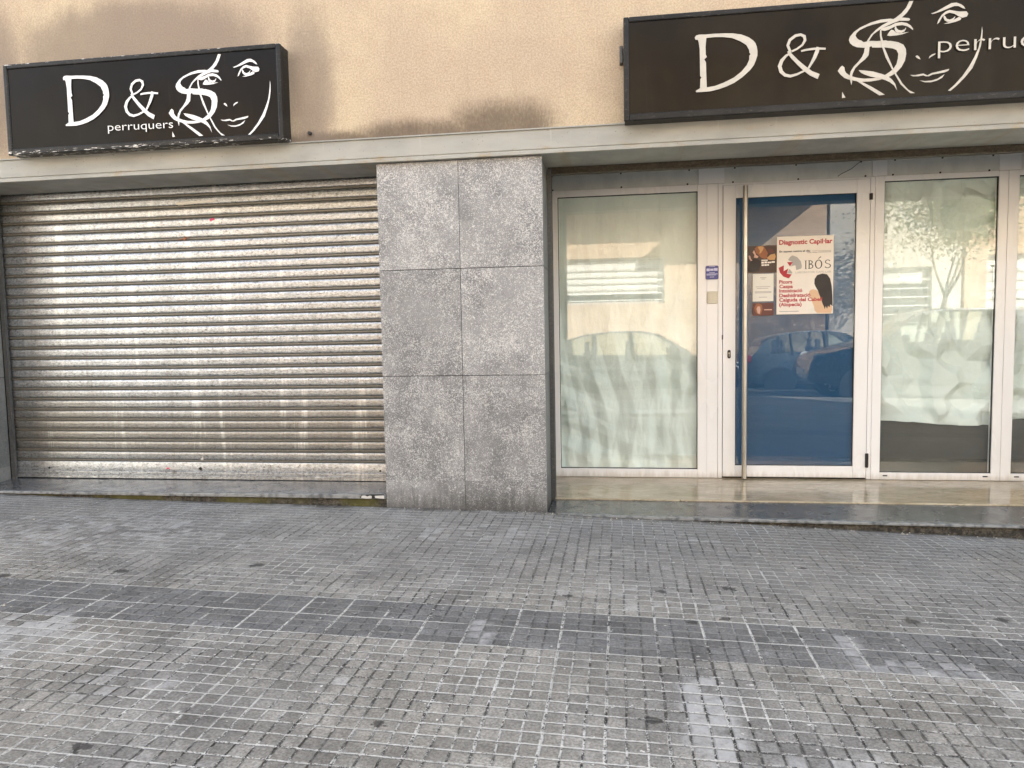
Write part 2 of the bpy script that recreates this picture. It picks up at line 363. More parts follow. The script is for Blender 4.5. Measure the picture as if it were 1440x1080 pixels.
# ------------------------------------------------------------------ mesh building
BASE = {}
class MB:
    def __init__(s): s.v, s.f = [], []
    def add(s, vs, fs):
        n = len(s.v); s.v += [tuple(q) for q in vs]; s.f += [tuple(i+n for i in f) for f in fs]; return s
    def box(s, x0, x1, y0, y1, z0, z1):
        return s.add([(x0, y0, z0), (x1, y0, z0), (x1, y1, z0), (x0, y1, z0), (x0, y0, z1), (x1, y0, z1), (x1, y1, z1), (x0, y1, z1)],
                     [(0, 3, 2, 1), (4, 5, 6, 7), (0, 1, 5, 4), (1, 2, 6, 5), (2, 3, 7, 6), (3, 0, 4, 7)])
    def hexa(s, b, t):   # four bottom corners (ccw from above), four top corners
        return s.add(list(b)+list(t), [(0, 3, 2, 1), (4, 5, 6, 7), (0, 1, 5, 4), (1, 2, 6, 5), (2, 3, 7, 6), (3, 0, 4, 7)])
    def prism(s, pts, y0, y1, hole=None):   # polygon in (x,z), facing -Y at y0, thickness to y1
        loops = [pts]+([hole] if hole else [])
        a = sum(pts[i][0]*pts[(i+1) % len(pts)][1]-pts[(i+1) % len(pts)][0]*pts[i][1] for i in range(len(pts)))
        if a < 0: loops[0] = pts[::-1]
        tri = tessellate_polygon([[Vector((q[0], q[1], 0)) for q in l] for l in loops])
        flat = [q for l in loops for q in l]; n = len(flat)
        vs = [(q[0], y0, q[1]) for q in flat]+[(q[0], y1, q[1]) for q in flat]
        fs = []
        for t in tri:
            q = [flat[i] for i in t]
            ar = (q[1][0]-q[0][0])*(q[2][1]-q[0][1])-(q[2][0]-q[0][0])*(q[1][1]-q[0][1])
            t = tuple(t) if ar > 0 else tuple(t[::-1])
            fs.append(t); fs.append(tuple(i+n for i in t[::-1]))
        o = 0
        for l in loops:
            k = len(l)
            for i in range(k): fs.append((o+i, o+i+n, o+(i+1) % k+n, o+(i+1) % k))
            o += k
        return s.add(vs, fs)
    def xsect(s, prof, x0, x1):     # profile in (y,z) swept along x; open sheet when not closed
        n = len(prof)
        vs = [(x0, q[0], q[1]) for q in prof]+[(x1, q[0], q[1]) for q in prof]
        return s.add(vs, [(i, i+1, i+1+n, i+n) for i in range(n-1)])
    def xsolid(s, prof, x0, x1):
        n = len(prof)
        vs = [(x0, q[0], q[1]) for q in prof]+[(x1, q[0], q[1]) for q in prof]
        return s.add(vs, [(i, (i+1) % n, (i+1) % n+n, i+n) for i in range(n)]+[tuple(range(n))[::-1], tuple(range(n, 2*n))])
    def tube(s, pts, rad, n=10, cap=True):
        pts = [Vector(q) for q in pts]; rad = rad if isinstance(rad, (list, tuple)) else [rad]*len(pts)
        up = Vector((0, 0, 1)); vs = []; fs = []
        for i, q in enumerate(pts):
            t = (pts[min(i+1, len(pts)-1)]-pts[max(i-1, 0)]).normalized()
            a = t.cross(up); a = a.normalized() if a.length > 1e-3 else Vector((1, 0, 0)); b = a.cross(t)
            for k in range(n):
                w = 2*math.pi*k/n; vs.append(q+(a*math.cos(w)+b*math.sin(w))*rad[i])
        for i in range(len(pts)-1):
            for k in range(n): fs.append((i*n+k, (i+1)*n+k, (i+1)*n+(k+1) % n, i*n+(k+1) % n))
        if cap: fs += [tuple(range(n)), tuple(range((len(pts)-1)*n, len(pts)*n))[::-1]]
        return s.add(vs, fs)
    def lathe(s, prof, c, n=28):      # prof (radius, offset) about the y axis through c
        vs = []; fs = []; k = len(prof)
        for i in range(n):
            w = 2*math.pi*i/n
            for r_, o in prof: vs.append((c[0]+r_*math.cos(w), c[1]+o, c[2]+r_*math.sin(w)))
        for i in range(n):
            for j in range(k-1): fs.append((i*k+j, i*k+j+1, ((i+1) % n)*k+j+1, ((i+1) % n)*k+j))
        return s.add(vs, fs)
    def build(s, name, mat, parent=None, bevel=0, smooth=False, seg=2, label=None):
        me = bpy.data.meshes.new(name)
        base = BASE.get(parent.name, Vector()) if parent else Vector()
        if not parent:
            base = Vector(((min(q[0] for q in s.v)+max(q[0] for q in s.v))/2, (min(q[1] for q in s.v)+max(q[1] for q in s.v))/2, min(q[2] for q in s.v)))
        me.from_pydata([tuple(Vector(q)-base) for q in s.v], [], s.f)
        bm = bmesh.new(); bm.from_mesh(me); bmesh.ops.recalc_face_normals(bm, faces=bm.faces); bm.to_mesh(me); bm.free()
        me.materials.append(mat)
        o = bpy.data.objects.new(name, me); COL.objects.link(o)
        if parent: o.parent = parent
        else: o.location = base
        BASE[o.name] = base
        if smooth:
            for q in me.polygons: q.use_smooth = True
            if smooth != True: me.set_sharp_from_angle(angle=R(smooth))
        if bevel:
            b = o.modifiers.new('edge', 'BEVEL'); b.width = bevel; b.segments = seg; b.limit_method = 'ANGLE'; b.angle_limit = R(40); b.harden_normals = False
        if label: o['label'] = label
        return o
def tag(o, label=None, cat=None, group=None, kind=None):
    if label: o['label'] = label
    if cat: o['category'] = cat
    if group: o['group'] = group
    if kind: o['kind'] = kind
    return o
def thing(name, loc, label, cat, group=None):
    o = bpy.data.objects.new(name, None); o.empty_display_size = .1; COL.objects.link(o); o.location = loc
    BASE[o.name] = Vector(loc)
    return tag(o, label, cat, group)
def text_mb(mb, s, x0, zb, width, cap, y, thick=.0006, bold=0, slope=0):
    cu = bpy.data.curves.new('txt', 'FONT'); cu.body = s; cu.size = 1; cu.offset = bold; cu.extrude = .0
    cu.resolution_u = 3
    o = bpy.data.objects.new('txt', cu); COL.objects.link(o); bpy.context.view_layer.update()
    me = bpy.data.meshes.new_from_object(o.evaluated_get(bpy.context.evaluated_depsgraph_get()))
    xs = [v.co.x for v in me.vertices]; a, b = min(xs), max(xs)
    k = width/(b-a); kz = cap/.73
    vs = [(x0+(v.co.x-a)*k, y, zb+v.co.y*kz+slope*(v.co.x-a)*k) for v in me.vertices]
    mb.add(vs, [tuple(q.vertices) for q in me.polygons])
    bpy.data.objects.remove(o); bpy.data.meshes.remove(me); bpy.data.curves.remove(cu)
    return mb
ART = {
 'S': [(1629,507),(1595,515),(1539,514),(1483,501),(1421,476),(1387,453),(1365,428),(1358,408),(1366,387),(1383,372),(1406,361),(1446,355),(1480,358),(1488,363),(1494,353),(1519,351),(1570,348),(1609,340),(1632,329),(1643,306),(1641,278),(1634,246),(1617,220),(1598,204),(1573,188),(1545,176),(1500,171),(1449,172),(1409,180),(1368,194),(1345,213),(1337,228),(1335,246),(1322,258),(1312,251),(1296,228),(1311,207),(1334,185),(1357,174),(1397,162),(1437,154),(1489,153),(1534,158),(1579,168),(1612,182),(1635,197),(1662,226),(1681,262),(1688,303),(1685,332),(1671,357),(1642,373),(1597,385),(1583,385),(1569,390),(1519,389),(1496,392),(1473,393),(1451,389),(1443,388),(1428,400),(1417,403),(1405,414),(1396,429),(1402,446),(1421,462),(1461,479),(1494,488),(1539,496),(1584,499),(1629,498)],
 'lock': [(1703,618),(1683,574),(1656,542),(1623,517),(1584,499),(1545,479),(1512,455),(1487,431),(1468,403),(1462,393),(1474,392),(1482,408),(1498,430),(1520,446),(1545,461),(1579,476),(1612,489),(1646,499),(1699,495),(1706,503),(1698,510),(1659,517),(1687,543),(1708,575),(1723,611),(1724,616)],
 'lid': [(1538,452),(1563,446),(1585,451),(1607,461),(1629,471),(1663,472),(1691,463),(1708,451),(1722,439),(1724,445),(1710,466),(1688,482),(1657,490),(1623,487),(1596,475),(1568,468),(1545,461)],
 'iris': [(1621,467),(1619,453),(1624,437),(1636,430),(1658,427),(1675,434),(1683,448),(1683,457),(1675,446),(1658,441),(1641,445),(1630,456),(1627,467)],
 'white': [(1599,449),(1583,430),(1577,417),(1594,413),(1630,414),(1664,418),(1700,429),(1675,427),(1647,425),(1625,432),(1612,446)],
 'strand1': [(1451,361),(1477,361),(1475,330),(1472,307),(1452,285),(1424,264),(1396,236),(1383,208),(1377,179),(1380,158),(1376,138),(1369,165),(1364,191),(1371,220),(1388,248),(1413,273),(1435,301),(1446,326)],
 'strand2': [(1536,452),(1543,450),(1545,418),(1553,388),(1562,347),(1582,299),(1611,230),(1635,185),(1670,127),(1704,88),(1741,67),(1716,68),(1687,94),(1658,125),(1629,177),(1600,231),(1571,287),(1550,348),(1541,389),(1535,424)],
 'strand3': [(1416,224),(1453,219),(1499,210),(1545,194),(1579,180),(1607,158),(1627,130),(1639,89),(1622,119),(1596,141),(1568,156),(1534,168),(1488,180),(1454,194),(1431,207)],
 'strand4': [(1392,168),(1432,155),(1489,122),(1535,92),(1569,68),(1538,66),(1501,92),(1455,124),(1420,150)],
 'tick': [(1323,100),(1342,65),(1322,63)],
 'nose1': [(1739,281),(1745,287),(1752,286),(1761,277),(1768,262),(1753,269)],
 'nose2': [(1814,263),(1818,277),(1833,288),(1851,292),(1849,285),(1833,277),(1822,270)],
 'mouth': [(1711,175),(1738,172),(1766,176),(1785,178),(1808,166),(1832,178),(1866,184),(1904,191),(1930,196),(1926,186),(1904,177),(1866,172),(1838,169),(1816,160),(1800,161),(1785,168),(1755,164),(1727,166)],
 'lip': [(1764,139),(1795,133),(1833,134),(1866,143),(1905,167),(1891,146),(1861,131),(1828,124),(1795,126)],
 'cheek': [(2105,428),(2109,404),(2108,359),(2101,314),(2083,252),(2058,191),(2015,137),(1972,93),(1939,66),(1925,69),(1961,100),(2004,149),(2041,204),(2067,254),(2088,304),(2097,348),(2102,388)],
 'brow': [(1820,525),(1852,535),(1896,558),(1933,576),(1961,577),(1988,564),(2002,552),(2010,537),(1994,543),(1972,556),(1950,558),(1923,550),(1885,536),(1852,526),(1830,521)],
 'lid2': [(1855,460),(1862,483),(1880,513),(1902,530),(1923,537),(1951,530),(1978,524),(2017,522),(2027,507),(2020,492),(1996,487),(1974,497),(1951,513),(1924,521),(1902,515),(1883,499),(1867,470)],
 'iris2': [(1892,509),(1890,495),(1897,479),(1914,469),(1936,471),(1949,482),(1957,501),(1944,488),(1925,481),(1908,488),(1900,502)],
 'lid3': [(1892,459),(1920,459),(1958,466),(1985,475),(1989,486),(1976,493),(1958,484),(1930,470)],
 'D': [(441,487),(451,499),(467,502),(480,502),(507,500),(553,501),(619,499),(671,495),(723,484),(769,463),(795,442),(807,428),(816,404),(820,378),(820,352),(810,320),(799,294),(777,266),(731,226),(682,195),(633,175),(587,162),(540,153),(487,152),(451,152),(447,160),(474,176),(475,230),(483,240),(474,250),(473,330),(471,416),(465,456),(461,471),(446,472)],
 'Dh': [(512,479),(566,480),(612,477),(665,468),(717,444),(753,419),(770,388),(772,371),(779,362),(771,352),(771,329),(757,297),(724,260),(679,227),(620,201),(567,184),(515,178),(512,254),(510,331),(499,350),(515,363),(508,380),(507,427)],
 'amp1_l': [(997,361),(1007,338),(1020,320),(1043,294),(1065,270),(1091,244),(1131,210),(1177,185)],
 'amp1_r': [(1010,368),(1023,348),(1036,334),(1059,309),(1082,287),(1108,264),(1145,234),(1189,214)],
 'amp2_l': [(1026,361),(1018,371),(1008,397),(1018,424),(1047,445),(1075,449),(1088,440),(1093,425),(1081,399),(1051,378),(1019,365)],
 'amp2_r': [(1017,353),(1005,364),(991,398),(1005,435),(1040,460),(1075,465),(1104,451),(1109,420),(1089,390),(1056,368),(1024,355)],
 'amp3_l': [(1009,354),(985,342),(956,315),(941,278),(952,239),(980,213),(1017,204),(1057,215),(1105,236)],
 'amp3_r': [(1015,345),(994,331),(973,303),(964,276),(971,249),(988,230),(1016,221),(1053,227),(1100,246)],
 'amp4_l': [(1127,249),(1143,273),(1165,307),(1182,345),(1187,372)],
 'amp4_r': [(1117,256),(1131,281),(1147,317),(1161,354),(1169,378)],
 'amp5_l': [(1079,353),(1106,357),(1150,360),(1187,359),(1221,356)],
 'amp5_r': [(1077,363),(1104,369),(1148,373),(1187,372),(1222,368)],
}
# ------------------------------------------------------------------ ground levels
WP = [(-14, .29), (-4.73, .078), (-3.56, .05), (-1.616, .025), (-.466, .010), (-.2, -.016), (.645, -.038), (1.643, -.080), (2.585, -.111), (14, -.34)]
def wall_z(x):
    for (a, za), (b, zb) in zip(WP, WP[1:]):
        if x <= b: return lerp(za, zb, (x-a)/(b-a))
    return WP[-1][1]
def field_z(x): return -.0065-.022*x
def gz(x, y): return lerp(field_z(x), wall_z(x), math.exp(min(y, 0)/.5))
def sheet(name, x0, x1, ys, nx, zf, mat):
    mb = MB(); vs = []; fs = []; k = len(ys)
    for i in range(nx+1):
        x = lerp(x0, x1, i/nx)
        for yy in ys: vs.append((x, yy, zf(x, yy)))
    for i in range(nx):
        for j in range(k-1): fs.append((i*k+j, (i+1)*k+j, (i+1)*k+j+1, i*k+j+1))
    mb.add(vs, fs); o = mb.build(name, mat, smooth=True); o['kind'] = 'structure'; return o
sheet('pavement', -14, 14, [-7.0, -6, -5, -4, -3, -2.5, -2, -1.6, -1.3, -1, -.8, -.6, -.45, -.3, -.2, -.1, -.013], 112, gz, M['pave'])
sheet('road', -40, 40, [-12.6, -7.15], 8, lambda x, y: field_z(x)-.13, M['asphalt'])
sheet('opposite_pavement', -40, 40, [-15.6, -12.75], 8, lambda x, y: field_z(x)-.005, M['pave'])
sheet('ground', -160, 160, [-160, 160], 8, lambda x, y: field_z(x)-.45, M['soil'])
for nm, a, b in (('kerb', -7.15, -7.0), ('opposite_kerb', -12.75, -12.6)):
    mb = MB(); x0, x1 = -40, 40
    mb.hexa([(x0, a, field_z(x0)-.4), (x1, a, field_z(x1)-.4), (x1, b, field_z(x1)-.4), (x0, b, field_z(x0)-.4)],
            [(x0, a, field_z(x0)-.002), (x1, a, field_z(x1)-.002), (x1, b, field_z(x1)-.002), (x0, b, field_z(x0)-.002)])
    o = mb.build(nm, M['kerb'], bevel=.02); o['kind'] = 'structure'

# ------------------------------------------------------------------ the building
H = 9.5
B = thing('shop_building', (0, .5, 0), 'sand coloured rendered shop building with a steel lintel and grey granite pillars', 'building')
mb = MB(); mb.box(-13, 13, 0, .3, 2.612, H); w = mb.build('upper_wall', M['stucco'], B)
for q in ((-13, -5.62, 0, .3, -.4, 2.608), (4.92, 13, 0, .3, -.5, 2.608)): MB().box(*q).build('ground_floor_wall', M['stucco'], B)
for q in ((-13, -12.7, .302, 8, -.4, H), (12.7, 13, .302, 8, -.5, H), (-12.698, 12.698, 7.7, 8, -.4, H)): MB().box(*q).build('outer_wall', M['stucco'], B)
mb = MB(); mb.box(-13.2, 13.2, -.25, 8.2, H+.003, H+.25); mb.build('roof', M['kerb'], B)
for nm, q in (('soffit', (-5.6, 4.9, .52, 1.5, 2.64, 2.9)), ('interior_wall', (-5.6, -4.97, .52, 4.5, -.4, 2.636)), ('interior_wall', (-1.75, -.57, .52, 4.5, -.4, 2.636)), ('interior_wall', (4.13, 4.9, .52, 4.5, -.4, 2.636)),
              ('interior_wall', (-5.6, 4.9, 4.503, 4.7, -.4, 2.9)), ('interior_floor', (-.56, 4.12, 1.5, 4.5, -.3, -.05)), ('ceiling', (-.56, 4.12, 1.502, 4.5, 2.65, 2.9))): MB().box(*q).build(nm, M['interior'], B)
prof = [(.0, 2.611), (-.032, 2.607), (-.032, 2.599), (-.02, 2.596), (-.018, 2.475), (-.012, 2.470), (-.012, 2.463), (-.034, 2.461), (-.036, 2.458), (-.036, 2.439), (-.034, 2.437), (.38, 2.437), (.38, 2.611)]
mb = MB(); mb.xsolid(prof, -5.62, 4.92); lint = mb.build('lintel_beam', M['lintel'], B)
# pillars clad with granite slabs
def pillar(x0, x1, cols, label, sides):
    mb = MB(); mb.box(x0+.012, x1-.012, .032, .5, -.4, 2.436); pc = mb.build('pillar', M['gap'], B); pc['label'] = label
    zs = [(2.433, 1.703), (1.699, .963), (.959, -.35)]
    for a, b in zip(cols, cols[1:]):
        for zt, zb in zs:
            mb = MB(); mb.box(a+.0015, b-.0015, random.uniform(0, .0015), .03, zb, zt); mb.build('stone_slab', M['granite'], pc, bevel=.0015)
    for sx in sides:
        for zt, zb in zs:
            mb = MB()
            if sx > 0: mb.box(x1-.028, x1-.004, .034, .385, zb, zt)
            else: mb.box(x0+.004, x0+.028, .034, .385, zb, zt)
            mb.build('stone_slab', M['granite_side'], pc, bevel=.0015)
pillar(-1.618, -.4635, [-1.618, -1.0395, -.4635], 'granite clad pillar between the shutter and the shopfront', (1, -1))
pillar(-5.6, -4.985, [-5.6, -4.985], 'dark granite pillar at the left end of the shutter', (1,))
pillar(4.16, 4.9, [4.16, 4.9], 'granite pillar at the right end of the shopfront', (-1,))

# ------------------------------------------------------------------ steps
def step(name, x0, x1, ztop, zbot, yb, mat, label, drop=.35):
    t = thing(name, ((x0+x1)/2, .2, wall_z((x0+x1)/2)), label, 'step')
    mb = MB(); n = 14
    for i in range(n):
        a, b = lerp(x0, x1, i/n), lerp(x0, x1, (i+1)/n)
        q = lambda x, y, zf: (x, y, zf(x))
        mb.hexa([q(a, -.012, zbot), q(b, -.012, zbot), q(b, yb, zbot), q(a, yb, zbot)],
                [(a, -.012, ztop(a, 0)), (b, -.012, ztop(b, 0)), (b, yb, ztop(b, 1)), (a, yb, ztop(a, 1))])
    bm = bmesh.new(); me = bpy.data.meshes.new('tmp'); me.from_pydata(mb.v, [], mb.f); bm.from_mesh(me)
    bmesh.ops.remove_doubles(bm, verts=bm.verts, dist=1e-5)
    bm.faces.ensure_lookup_table()
    dead = [f for f in bm.faces if abs(f.normal.x) > .9 and x0+.01 < f.calc_center_median().x < x1-.01]
    bmesh.ops.delete(bm, geom=dead, context='FACES_ONLY')
    m2 = MB(); bm.verts.ensure_lookup_table(); bm.verts.index_update()
    m2.add([v.co[:] for v in bm.verts], [[v.index for v in f.verts] for f in bm.faces]); bm.free()
    m2.build('tread', mat, t, bevel=.005)
    mb = MB(); mb.hexa([(x0, .012, -.6), (x1, .012, -.6), (x1, yb, -.6), (x0, yb, -.6)], [(x0, .012, zbot(x0)-.001), (x1, .012, zbot(x1)-.001), (x1, yb, zbot(x1)-.001), (x0, yb, zbot(x0)-.001)])
    mb.build('riser', M['riser'], t)
    return t
s1 = step('granite_step', -4.985, -1.622, lambda x, k: lerp(lerp(.098, .115, (x+4.8)/3.2), .119, k), lambda x: lerp(.080, .081, (x+4.8)/3.2), .56, M['step_mossy'], 'mossy grey granite step under the closed metal shutter')
mb = MB(); mb.prism([(-1.80, .089), (-1.795, .106), (-1.77, .109), (-1.755, .1), (-1.735, .108), (-1.72, .104), (-1.722, .088), (-1.76, .085)], -.016, -.011)
mb.prism([(-1.695, .09), (-1.698, .106), (-1.63, .11), (-1.628, .086)], -.016, -.011); mb.build('mortar_patch', M['scrap'], s1)
mb = MB(); mb.prism([(-1.80, .111), (-1.70, .1175), (-1.63, .117), (-1.626, .084), (-1.71, .086), (-1.81, .09)], -.014, -.0115); mb.build('broken_edge', M['gap'], s1)
step('granite_step', -.4605, 4.15, lambda x, k: lerp(lerp(-.004, -.029, (x+.46)/3.03), -.004, k), lambda x: lerp(-.029, -.046, (x+.46)/3.03), .44, M['step'], 'dark grey granite step in front of the white shopfront')
mb = MB(); mb.box(-.57, 4.15, .428, 1.33, -.03, .006); o = mb.build('marble_threshold', M['marble'], bevel=.006); tag(o, 'polished beige marble threshold slab below the glass door', 'threshold')

# ------------------------------------------------------------------ closed roller shutter
S = thing('roller_shutter', (-3.37, .43, .12), 'closed galvanised metal roller shutter of ridged horizontal slats', 'shutter')
P_ = .0845
def slat(z, y):  # bulged face, then a recessed rolled joint below the next
    return [(y+.011, z), (y+.012, z+.002), (y+.007, z+.0045), (y+.0048, z+.0065), (y+.004, z+.0125), (y+.0048, z+.0185), (y+.010, z+.0205), (y+.009, z+.0235),
            (y+.001, z+.0255), (y-.0002, z+.028), (y-.0006, z+.042), (y-.0006, z+.062), (y-.0002, z+.080), (y+.0022, z+.0828)]
z0 = .256; rows = []
prof = []
for i in range(29):
    zz = z0+P_*i
    if zz > 2.62: break
    prof += slat(zz, .43+random.uniform(-.0012, .0012))
mb = MB(); nx = 24; n = len(prof)
for k in range(nx+1):
    x = lerp(-4.985, -1.71, k/nx); sag = .0035*math.sin(math.pi*k/nx)
    for i, (py, pz) in enumerate(prof):
        slat_i = i//14
        mb.v.append((x, py+.0022*noise.noise(Vector((x*1.1, slat_i*.73, 3)))+.0035*max(0, noise.noise(Vector((x*2.3, pz*2.1, 11)))-.25), pz-sag+.0012*noise.noise(Vector((x*.9, slat_i*1.7, 8)))))
for k in range(nx):
    for i in range(n-1): mb.f.append((k*n+i, (k+1)*n+i, (k+1)*n+i+1, k*n+i+1))
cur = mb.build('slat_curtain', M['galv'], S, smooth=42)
cur.data.materials.append(M['galv_joint'])
for q in cur.data.polygons:
    i = q.vertices[0] % n % 14
    zc = min(cur.data.vertices[v].index % n % 14 for v in q.vertices)
    if zc < 7 or zc == 13: q.material_index = 1
mb = MB(); mb.xsolid([(.425, .256), (.422, .25), (.424, .182), (.418, .178), (.417, .165), (.424, .161), (.424, .152), (.415, .149), (.415, .122), (.45, .122), (.45, .256)][::-1], -4.985, -1.71)
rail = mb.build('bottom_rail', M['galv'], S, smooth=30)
mb = MB(); mb.lathe([(0, -.004), (.011, -.004), (.013, 0), (.013, .006)], (-3.305, .4225, .205), 18); mb.build('lock', M['black'], S, smooth=30)
for hx in (-4.66, -1.80): MB().lathe([(0, -.003), (.008, -.003), (.009, .004)], (hx, .422, .2), 12).build('rivet', M['gap'], S)
for gx0, gx1, nm in ((-4.983, -4.95, 0), (-1.71, -1.665, 1)):
    mb = MB(); e0, e1 = (gx0, gx1) if nm == 0 else (gx1, gx0)
    mb.add([(u_, v_, w_) for w_ in (-.1, 2.43) for u_, v_ in ((e1, .388), (e1, .412), (e0+(.004 if nm == 0 else -.004), .412), (e0+(.004 if nm == 0 else -.004), .47), (e1, .47), (e1, .49), (e0, .49), (e0, .388))],
           [(i, (i+1) % 8, (i+1) % 8+8, i+8) for i in range(8)]+[tuple(range(8, 16))]); mb.build('guide_rail', M['guide'], S)
def scrap(pts, y, mat, nm='label_residue'):
    mb = MB(); mb.prism(pts, y, y+.0012); mb.build(nm, mat, S)
scrap([(-3.62, .196), (-3.615, .214), (-3.55, .216), (-3.49, .214), (-3.485, .2), (-3.53, .196), (-3.57, .2)], .4195, M['scrap'])
scrap([(-3.6, .2), (-3.595, .212), (-3.57, .211), (-3.575, .2)], .4185, M['pinktape'])
scrap([(-3.30, .275), (-3.298, .292), (-3.275, .291), (-3.277, .276)], .424, M['scrap'])
scrap([(-3.125, 2.165), (-3.123, 2.187), (-3.09, 2.192), (-3.083, 2.178)], .4245, M['pinktape'])
scrap([(-4.62, 1.0), (-4.6, .992), (-4.57, .998), (-4.58, 1.006)], .4245, M['scrap'])
scrap([(-3.40, 2.30), (-3.06, 2.315), (-3.06, 2.33), (-3.40, 2.325)], .4258, M['cream'])
for a in (-3.40, -3.335, -3.25): MB().prism([(a, 2.297), (a+.012, 2.297), (a+.012, 2.303), (a, 2.303)], .4245, .4252).build('ink_mark', M['ink'], S)
scrap([(-3.42, 2.03), (-3.35, 2.043), (-3.345, 2.06), (-3.335, 2.045), (-3.29, 2.052), (-3.335, 2.038), (-3.345, 2.02), (-3.355, 2.035)], .4245, M['auburn'], 'tape_scrap')

# raised shutter above the shopfront
S2 = thing('roller_shutter', (1.8, .43, 2.39), 'dirty raised roller shutter tucked under the lintel above the glass door', 'shutter')
mb = MB(); mb.xsolid([(.415, 2.394), (.412, 2.40), (.416, 2.418), (.424, 2.42), (.424, 2.428), (.416, 2.43), (.416, 2.446), (.426, 2.449), (.426, 2.456), (.418, 2.458), (.418, 2.49), (.426, 2.493), (.426, 2.62), (.47, 2.62), (.47, 2.394)][::-1], -.462, 4.15)
mb.build('bottom_rail', M['rolled'], S2, smooth=30)
for gx0, gx1 in ((-.4665, -.437), (4.12, 4.16)):
    mb = MB(); e0, e1 = (gx0, gx1) if gx0 < 0 else (gx1, gx0); dd = .004 if gx0 < 0 else -.004
    mb.add([(u_, v_, w_) for w_ in (.0, 2.434) for u_, v_ in ((e1, .388), (e1, .412), (e0+dd, .412), (e0+dd, .472), (e1, .472), (e1, .492), (e0, .492), (e0, .388))],
           [(i, (i+1) % 8, (i+1) % 8+8, i+8) for i in range(8)]+[tuple(range(8, 16))]); mb.build('guide_rail', M['guide'], S2)
# hanging cable by the transom
# ------------------------------------------------------------------ the shopfront
F = thing('shopfront', (1.8, 1.25, 0), 'white aluminium shopfront with papered windows and a blue glass door', 'shopfront')
Y = 1.23; ZT = 2.434
def frame_mb(x0, x1, z0, z1, xl, xr, zb, zt, y0, y1):   # outer, inner opening; butt-jointed
    mb = MB()
    mb.box(x0, xl, y0, y1, z0, z1).box(xr, x1, y0, y1, z0, z1).box(xl+.0004, xr-.0004, y0, y1, z0, zb).box(xl+.0004, xr-.0004, y0, y1, zt, z1)
    return mb
def window(x0, x1, xl, xr, zb, zt, label, drains):
    f = frame_mb(x0, x1, .008, ZT, xl, xr, zb, zt, Y, Y+.06).build('window_frame', M['white'], F, bevel=.003); f['label'] = label
    e = .005
    frame_mb(xl, xr, zb, zt, xl+e, xr-e, zb+e, zt-e, Y+.013, Y+.03).build('gasket', M['gap'], f)
    mb = MB(); mb.box(xl+e*.8, xr-e*.8, Y+.016, Y+.024, zb+e*.8, zt-e*.8); mb.build('pane', M['glass'], f)
    for dx in drains:
        mb = MB(); mb.box(dx-.018, dx+.018, Y-.004, Y+.002, .036, .046); mb.build('drain_cap', M['black'], f, bevel=.002)
    return f
window(-.57, .7677, -.4555, .693, .0795, 2.380, 'leftmost window frame beside the granite pillar', ())
window(2.065, 3.033, 2.1335, 2.968, .066, 2.393, 'window frame right of the door', (2.175, 2.925))
window(3.0355, 4.12, 3.1125, 4.05, .066, 2.393, 'rightmost window frame cut by the photo edge', (3.155,))
mb = MB(); mb.box(.769, .8562, Y+.004, Y+.058, .008, ZT); mb.build('mullion', M['white'], F, bevel=.002)
mb = MB(); mb.box(.8575, .8915, Y-.001, Y+.058, .008, ZT); mb.build('mullion', M['white'], F, bevel=.002)
mb = MB(); mb.box(2.0315, 2.0635, Y+.003, Y+.058, .008, ZT); mb.build('mullion', M['white'], F, bevel=.002)
mb = MB(); mb.box(.892, 2.031, Y+.005, Y+.058, 2.4185, ZT); mb.build('door_head', M['white'], F, bevel=.002)
mb = MB(); mb.box(.892, 2.031, Y+.03, Y+.055, .007, .020); mb.build('door_sill', M['gap'], F)
for q in ((.8916, .8968), (2.0268, 2.0314)): MB().box(q[0], q[1], Y+.03, Y+.055, .02, 2.418).build('door_gap', M['gap'], F)
# transom panels and posts over the windows
segs = [(-.57, .70), (.905, 2.04), (2.15, 2.965), (3.12, 4.12)]
for a, b in segs:
    mb = MB(); mb.box(a, b, Y+.012, Y+.05, ZT+.002, 2.638); tp = mb.build('transom_panel', M['transom'], F)
    for fx in (.06, .5, .94):
        for zz in (ZT+.008, 2.555):
            MB().lathe([(0, -.004), (.0065, -.004), (.008, .001)], (lerp(a, b, fx)+random.uniform(-.02, .02), Y+.0115, zz), 10).build('screw', M['black'], tp)
for a, b in ((.7004, .9046), (2.0404, 2.1496), (2.9654, 3.1196)):
    mb = MB(); mb.box(a, b, Y+.002, Y+.05, ZT+.002, 2.638); mb.build('transom_post', M['white'], F)
# door
D = frame_mb(.8965, 2.027, .021, 2.4165, .9965, 1.926, .1155, 2.312, Y-.002, Y+.05).build('door', M['white'], F, bevel=.003)
D['label'] = 'white framed door with blue backed glass and a full height pull bar'
e = .004
frame_mb(.9965, 1.926, .1155, 2.312, .9965+e, 1.926-e, .1155+e, 2.312-e, Y+.011, Y+.028).build('gasket', M['gap'], D)
mb = MB(); mb.box(1.0, 1.9225, Y+.014, Y+.021, .119, 2.3085); mb.build('pane', M['door_glass'], D)
mb = MB(); mb.box(.999, 1.9235, Y+.0285, Y+.034, .118, 2.31); mb.build('blue_film', M['blue'], D)
hx = 1.060
mb = MB(); mb.tube([(hx, 1.168, .02), (hx, 1.168, .05), (hx, 1.168, 2.36), (hx, 1.168, 2.395)], [.0205, .0205, .0205, .0205], 20)
for zz in (.07, 2.355): mb.tube([(hx, 1.168, zz), (hx, Y, zz)], .009, 10)
mb.build('pull_handle', M['steel'], D, smooth=40)
